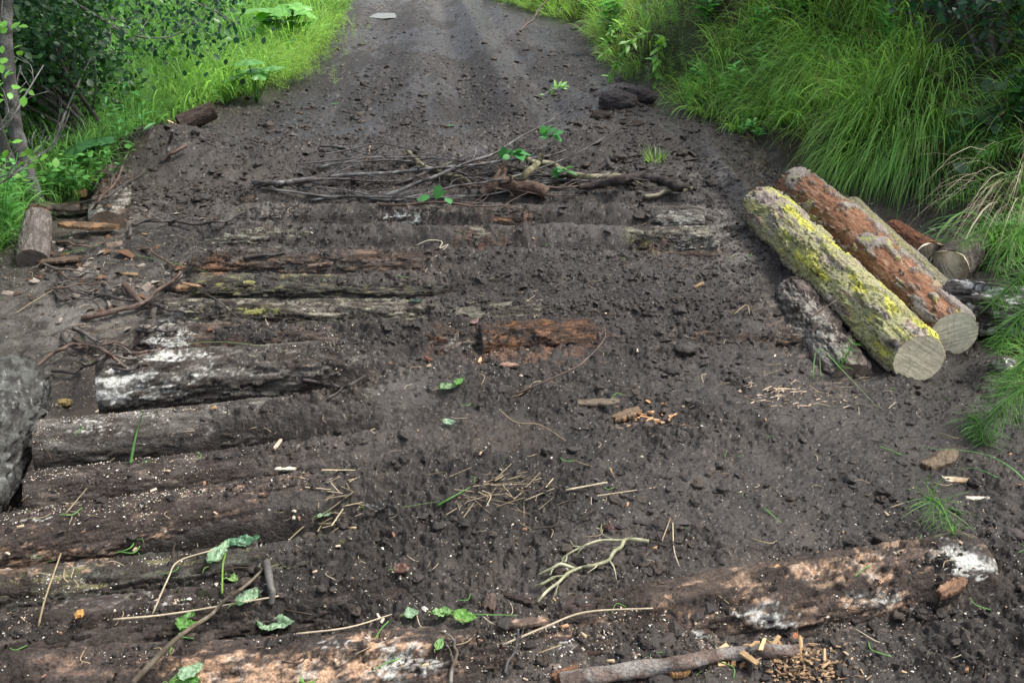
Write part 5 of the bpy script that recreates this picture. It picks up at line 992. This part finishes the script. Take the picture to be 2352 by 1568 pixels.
]: chunk(a[0], a[1], a[2], a[3], a[4], a[5], a[6], a[7], a[8], a[9], a[10], a[11])
def stone(px, py, s, col, label, seed, mat=None, up=0, name='stone', cat='stone', flat=.6):
    c = P(px, py, up); n, m = 40, 60; u = np.linspace(0, np.pi, n); v = np.linspace(0, 2 * np.pi, m, endpoint=False); U, Vv = np.meshgrid(u, v, indexing='ij')
    D = np.stack([np.sin(U) * np.cos(Vv), np.sin(U) * np.sin(Vv), np.cos(U)], -1); r = s * (1 + .3 * fbm(D[..., 0] * 1.5 + seed, D[..., 1] * 1.5, D[..., 2] * 1.5, o=4, seed=seed)); r = r * (1 + (.22 * np.abs(fbm(D[..., 0] * 5 + seed, D[..., 1] * 5, D[..., 2] * 5, o=4, seed=seed + 3, g=.7)) if 'clod' in name else 0)); V = (D * r[..., None] * np.array([1, .8, flat])).reshape(-1, 3)
    i = (np.arange(n - 1)[:, None] * m + np.arange(m)[None]); j = (np.arange(n - 1)[:, None] * m + (np.arange(m)[None] + 1) % m); F = np.stack([i, i + m, j + m, j], -1).reshape(-1, 4)
    o = mesh_np(name, V, F, mat or M_WOOD, col=np.array(col) * (1 + .3 * fbm(V[:, 0] * 30, V[:, 1] * 30, V[:, 2] * 30, seed=seed)[:, None])); o.location = Vector(c); return tag(o, label, cat)
M_WET = mat_col('wet_stone', rough=.18, bump=.2, bscale=60, var=.2, spec=.8)
stone(2305, 842, .055, (.06,.05,.05), "shiny wet dark stone at the right edge under the horsetails", 541, M_WET, flat=.7, up=.02)
def puddle():
    c = P(882, 36, .012); n = 48; t = np.linspace(0, 2 * np.pi, n, endpoint=False); r = .26 * (1 + .25 * fbm(np.cos(t) * 1.5, np.sin(t) * 1.5, o=3, seed=5))
    V = np.vstack([[[0, 0, 0]], np.stack([r * np.cos(t), 1.9 * r * np.sin(t), 0 * t], 1)]); a = np.arange(n); o = mesh_np('puddle', V, np.stack([a * 0, 1 + a, 1 + (a + 1) % n], 1), mat_col('puddle_water', rough=.06, bump=0, var=.05, spec=1.0), col=np.tile([.10,.10,.08], (n + 1, 1)))
    o.location = Vector(c); tag(o, kind='structure')
puddle()
stone(2330, 1228, .03, (.06,.05,.045), "small dark stone right of the white log end", 543)
stone(1420, 235, .16, (.05,.042,.042), "big dark earth clod at the foot of the right bank", 544, M_BARK, name='earth_clod', cat='clod', up=.02)
stone(1470, 222, .13, (.045,.038,.04), "earth clod right beside the biggest one at the bank foot", 545, M_BARK, name='earth_clod', cat='clod', up=.02)
stone(1380, 270, .08, (.045,.035,.03), "flatter earth clod in front of the biggest one", 546, M_BARK, name='earth_clod', cat='clod', up=.01)
stone(1450, 285, .09, (.045,.035,.03), "crumbly earth clod nearest the track in the clod group", 547, M_BARK, name='earth_clod', cat='clod', up=.01, flat=.4)

# ------------------------------------------------------------------ repeats: loose straws and chips
def px_rand(n, seed, y0=440, y1=1560, pw=1.0, dens=None):
    rg = np.random.default_rng(seed); out = []
    while len(out) < n:
        py = y0 + (y1 - y0) * rg.random() ** pw; px = rg.uniform(0, 2352)
        if dens and rg.random() > dens(px, py): continue
        out.append((px, py))
    return out
def okpos(px, py):
    if 1690 < px < 2352 and py < 890 and (px - 1690) * .8 + 380 > py - 90: return 0
    if px > 2240 and py < 1000: return 0
    return 1
LMK = [((1175,1135),"the straw heap"),((1360,1300),"the forked lichened twig"),((1235,780),"the orange rotten log hump"),((300,870),"the white dusted log"),((1860,770),"the half-buried log beside the pile"),((2180,1080),"the wood slab"),((1850,1540),"the sawdust heap"),((2000,1350),"the nearest big log"),((500,1300),"the crumpled pale leaves"),((1000,1410),"the row of torn leaves"),((1045,885),"the wilted leaf pair"),((1440,955),"the orange crumbs"),((1100,410),"the brush heap"),((500,620),"the rust log end"),((300,640),"the forked stick"),((650,1076),"the bright white splinter"),((780,1160),"the small straw scatter"),((1640,1000),"the shredded wood fibres"),((640,1440),"the pale toothed leaf"),((1590,540),"the stubby log ends by the berm"),((985,570),"the looped root fibre")]
def where(px, py):
    a, t = min(LMK, key=lambda m: (m[0][0] - px) ** 2 + ((m[0][1] - py) * 1.6) ** 2); dx, dy = px - a[0], (py - a[1]) * 1.6
    far_ = "just " if dx * dx + dy * dy < 110 ** 2 else ""
    return far_ + (("right of " if dx > 0 else "left of ") if abs(dx) > abs(dy) else ("in front of " if dy > 0 else "behind ")) + t
def scatter(protos, n, seed, label, cat, group, smin, smax, dens=okpos, up=.004, y0=470, pw=.9, kinds=None):
    rg = np.random.default_rng(seed)
    for k, (px, py) in enumerate(px_rand(n, seed, y0=y0, pw=pw, dens=dens)):
        pr = protos[k % len(protos)]; o = pr if k < len(protos) else pr.copy()
        if k >= len(protos): SC.collection.objects.link(o)
        q = P(px, py, up); s = rg.uniform(smin, smax); o.location = Vector(q); o.rotation_euler = (rg.normal(0, .12), rg.normal(0, .15), rg.uniform(0, 6.28)); o.scale = (s, s, s); kd = kinds[k % len(protos)] if kinds else ''; tag(o, (('long ' if s > .6 * smax + .4 * smin else 'small ') + kd + label + ' ' + where(px, py)).replace('  ', ' '), cat, group)
def straw_proto(seed, col, L=.07, w=.0016, bend=.2, name='loose_straw', K=5):
    rg = np.random.default_rng(seed); b = rg.uniform(-bend, bend) * L; V, Q, T = tube([[-L / 2, 0, .002], [rg.uniform(-.1, .2) * L, b, .006], [L / 2, rg.uniform(-.3, .3) * b, .002]], (w, w * .7), K=K, sub=4)
    return mesh_np(name, V, [Q, T], M_DRY, col=bcol(V, col, seed, .25))
scatter([straw_proto(600 + k, STR if k % 2 else STW, bend=.35) for k in range(6)], 170, 610, "dry straw", 'straw', 'loose straws on the mud', .35, 1.1)
scatter([straw_proto(620 + k, (.12,.28,.07), L=.06, w=.0018, bend=.5, name='grass_clipping') for k in range(4)], 60, 630, "green grass clipping", 'grass clipping', 'green grass clippings on the mud', .4, 1.2)
scatter([straw_proto(640 + k, (.06,.045,.035), L=.09, w=.0022, bend=.4, name='loose_twig') for k in range(4)], 80, 650, "dark loose twig", 'twig', 'loose twigs on the mud', .4, 1.3)
def chip_proto(seed, col):
    rg = np.random.default_rng(seed); V = np.array([[-.5,-.2,0],[.5,-.12,0],[.42,.2,0],[-.45,.16,0],[-.48,-.15,.2],[.44,-.1,.16],[.4,.15,.22],[-.4,.12,.18]]) * .02 * (1 + rg.normal(0, .15, (8, 3)))
    F = np.array([[0,3,2,1],[4,5,6,7],[0,1,5,4],[1,2,6,5],[2,3,7,6],[3,0,4,7]]); return mesh_np('wood_chip', V, F, M_WOOD, col=np.tile(np.array(col), (8, 1)), smooth=False)
scatter([chip_proto(660 + k, c) for k, c in enumerate([(.5,.38,.24),(.42,.25,.13),(.58,.5,.38),(.28,.16,.1)])], 110, 670, "wood chip", 'wood chip', 'loose wood chips on the mud', .4, 1.25, up=.003, kinds=["tan ","orange ","pale ","brown "])

# litter that nobody could count: sawdust flecks, crumbs of mud, dead leaves and roots
def flecks(name, n, seed, size, cols, label, dens, mat, up=.001, y0=395, y1=1568, pw=.75, thick=.35):
    rg = np.random.default_rng(seed); px = rg.uniform(-60, 2420, n); py = y0 + (y1 - y0) * rg.random(n) ** pw; k = rg.random(n) < dens(px, py); px, py = px[k], py[k]
    v = (py - 784) / FPX; d = CH / (SP + v * CP)
    for _ in range(3): X = (px - 1176) / FPX * d; Y = d * (CP - v * SP); z = terrain(X, Y, fine=False); d = (CH - z) / (SP + v * CP)
    X = (px - 1176) / FPX * d; Y = d * (CP - v * SP); z = terrain(X, Y); m = len(X)
    for L in LOGS:   # flecks also rest on bare log tops
        A, B, R = L['A'], L['B'], L['r']; dx, dy = B[0] - A[0], B[1] - A[1]; ln = math.hypot(dx, dy); t = ((X - A[0]) * dx + (Y - A[1]) * dy) / (ln * ln); s = np.abs((X - A[0]) * dy - (Y - A[1]) * dx) / ln
        zz = A[2] + (B[2] - A[2]) * t + np.sqrt(np.clip(R * R - s * s, 0, None)); z = np.where((t > 0) & (t < 1) & (s < R * .97), np.maximum(z, zz + .002), z)
    a = rg.uniform(0, 6.28, m); dd = np.stack([np.cos(a), np.sin(a), rg.normal(0, .3, m)], 1); M = orient(dd, rg.normal(0, .35, (m, 3)) + np.array([0, 0, 1]))
    tv = np.array([[-.5,-.3,0],[.5,-.25,0],[.45,.3,0],[-.4,.3,0],[0,0,thick]], float); tf = np.array([[0,1,4],[1,2,4],[2,3,4],[3,0,4]])
    sz = size * rg.lognormal(0, .45, m); cc = np.array(cols)[rg.integers(0, len(cols), m)] * (1 + rg.normal(0, .15, (m, 1)))
    V, F, C = instances(tv, tf, np.stack([X, Y, z + up], 1), M, sz, cc); return tag(mesh_np(name, V, F, mat, col=C, smooth=False, attrs=dict(rough=np.full(len(V), .65))), label, kind='stuff')
dens0 = [(1640,500,90,110,1.0),(1500,470,160,30,.8),(180,640,260,90,.9),(900,490,250,30,.9),(300,870,180,70,1.1),(700,850,200,60,.9),(300,1040,260,80,1.2),(200,1160,280,60,1.1),(250,1290,300,60,.7),(250,1400,300,50,.6),(1100,820,120,50,.9),(2200,1290,120,60,1),(250,480,150,70,.9),(1850,430,140,60,.5),(600,560,180,60,.9),(1860,740,90,130,.7),(1500,1480,500,90,.5),(1580,380,120,60,.8)]
def dfun(px, py):
    s = np.full_like(px, .10)
    for a, b, c, d, e in dens0: s = np.maximum(s, e * np.exp(-((px - a) / c) ** 2 - ((py - b) / d) ** 2))
    return s * (.6 + .6 * vn(px / 45, py / 30, seed=5))
flecks('sawdust', 115000, 681, .0030, [(.62,.58,.48),(.52,.44,.33),(.66,.64,.58),(.4,.3,.2)], "pale sawdust flecks sprinkled over the mud and logs", dfun, M_DUST)
def dmud(px, py): return .8 * (.5 + .7 * vn(px / 90, py / 50, seed=6))
flecks('mud_crumbs', 34000, 682, .0075, [(.038,.031,.027),(.030,.024,.021),(.05,.043,.039),(.045,.034,.027)], "loose crumbs of dark mud", dmud, M_MUD, up=.0, y0=190, thick=.5, pw=.8)
flecks('mud_crumbs', 24000, 685, .015, [(.036,.029,.024),(.028,.022,.018),(.046,.038,.032)], "crumbled mud over the far cross logs", lambda a, b: .85 * ((a > 380) & (a < 1760)), M_MUD, up=-.001, y0=420, y1=780, pw=1.0, thick=.45)
flecks('mud_crumbs', 60000, 684, .021, [(.045,.037,.032),(.03,.024,.020),(.060,.052,.046),(.042,.032,.025)], "coarser lumps of mud on the far track", lambda a, b: .9 * ((a > 700 - 3.2 * (b - 190) * (b > 190)) & (a < 1450 + 1.2 * b)) , M_MUD, up=-.002, y0=4, y1=440, pw=1.0, thick=.28)
def clods(name, n, seed, smin, smax, label, y0, y1, dens):
    rg = np.random.default_rng(seed); nn = 14; mm = 18; acc = Acc(); px = rg.uniform(-40, 2400, n * 3); py = y0 + (y1 - y0) * rg.random(n * 3) ** .8; k = rg.random(n * 3) < dens(px, py); px, py = px[k][:n], py[k][:n]
    u = np.linspace(.05, np.pi - .05, nn); v = np.linspace(0, 2 * np.pi, mm, endpoint=False); U, Vv = np.meshgrid(u, v, indexing='ij'); D = np.stack([np.sin(U) * np.cos(Vv), np.sin(U) * np.sin(Vv), np.cos(U)], -1).reshape(-1, 3)
    i = (np.arange(nn - 1)[:, None] * mm + np.arange(mm)[None]); j = (np.arange(nn - 1)[:, None] * mm + (np.arange(mm)[None] + 1) % mm); F = np.stack([i, i + mm, j + mm, j], -1).reshape(-1, 4)
    vv = (py - 784) / FPX; d = CH / (SP + vv * CP)
    for _ in range(3): X = (px - 1176) / FPX * d; Y = d * (CP - vv * SP); z = terrain(X, Y, fine=False); d = (CH - z) / (SP + vv * CP)
    X = (px - 1176) / FPX * d; Y = d * (CP - vv * SP); z = terrain(X, Y)
    for a in range(len(X)):
        s_ = rg.uniform(smin, smax) * rg.uniform(.5, 1); r = 1 + .45 * vn(D[:, 0] * 1.6 + a, D[:, 1] * 1.6, D[:, 2] * 1.6, seed=a) + .25 * vn(D[:, 0] * 4, D[:, 1] * 4 + a, D[:, 2] * 4, seed=a + 1)
        V = D * (r * s_)[:, None] * np.array([1, rg.uniform(.6, .9), rg.uniform(.35, .6)]); t = rg.uniform(0, 6.28); V = V @ np.array([[math.cos(t), math.sin(t), 0], [-math.sin(t), math.cos(t), 0], [0, 0, 1]]) + np.array([X[a], Y[a], z[a] + s_ * .12])
        acc.add(V, F, C=np.array([[.036,.029,.024],[.046,.038,.033],[.030,.0235,.019],[.05,.037,.027]][a % 4]))
    mm_ = acc.build(name, M_MUD); at_ = mm_.data.attributes.new('rough', 'FLOAT', 'POINT'); at_.data.foreach_set('value', np.full(len(mm_.data.vertices), .6, np.float32)); tag(mm_, label, kind='stuff')
clods('mud_clods', 900, 690, .008, .026, "broken clods of dark mud on the track", 430, 1560, lambda a, b: .25 + .75 * sst(0, .6, vn(a / 110, b / 60, seed=12)))
clods('mud_clods', 700, 691, .02, .055, "lumps of mud on the far track and its edges", 60, 440, lambda a, b: ((a > 300) & (a < 1650)) * (.15 + .8 * sst(-.1, .6, vn(a / 70, b / 25, seed=13)) + .8 * np.exp(-((a - 1430) / 120) ** 2 - ((b - 270) / 60) ** 2)))
def dlit(px, py):
    s = 0
    for a, b, c, d, e in [(1850,385,110,26,1.0),(1760,370,60,40,.7),(200,640,240,90,.45),(2250,560,100,60,.6),(330,520,150,40,.4),(2200,480,120,60,.5),(1960,430,60,40,.6)]: s = np.maximum(s, e * np.exp(-((px - a) / c) ** 2 - ((py - b) / d) ** 2))
    return s
flecks('leaf_litter', 14000, 683, .035, [(.16,.12,.09),(.22,.18,.15),(.09,.06,.04),(.25,.22,.19),(.13,.07,.04)], "dead brown leaves and shreds at the foot of the bank and on the left", dlit, M_DRY, up=.004, thick=.25, y0=330)
print('objects', len(bpy.data.objects))
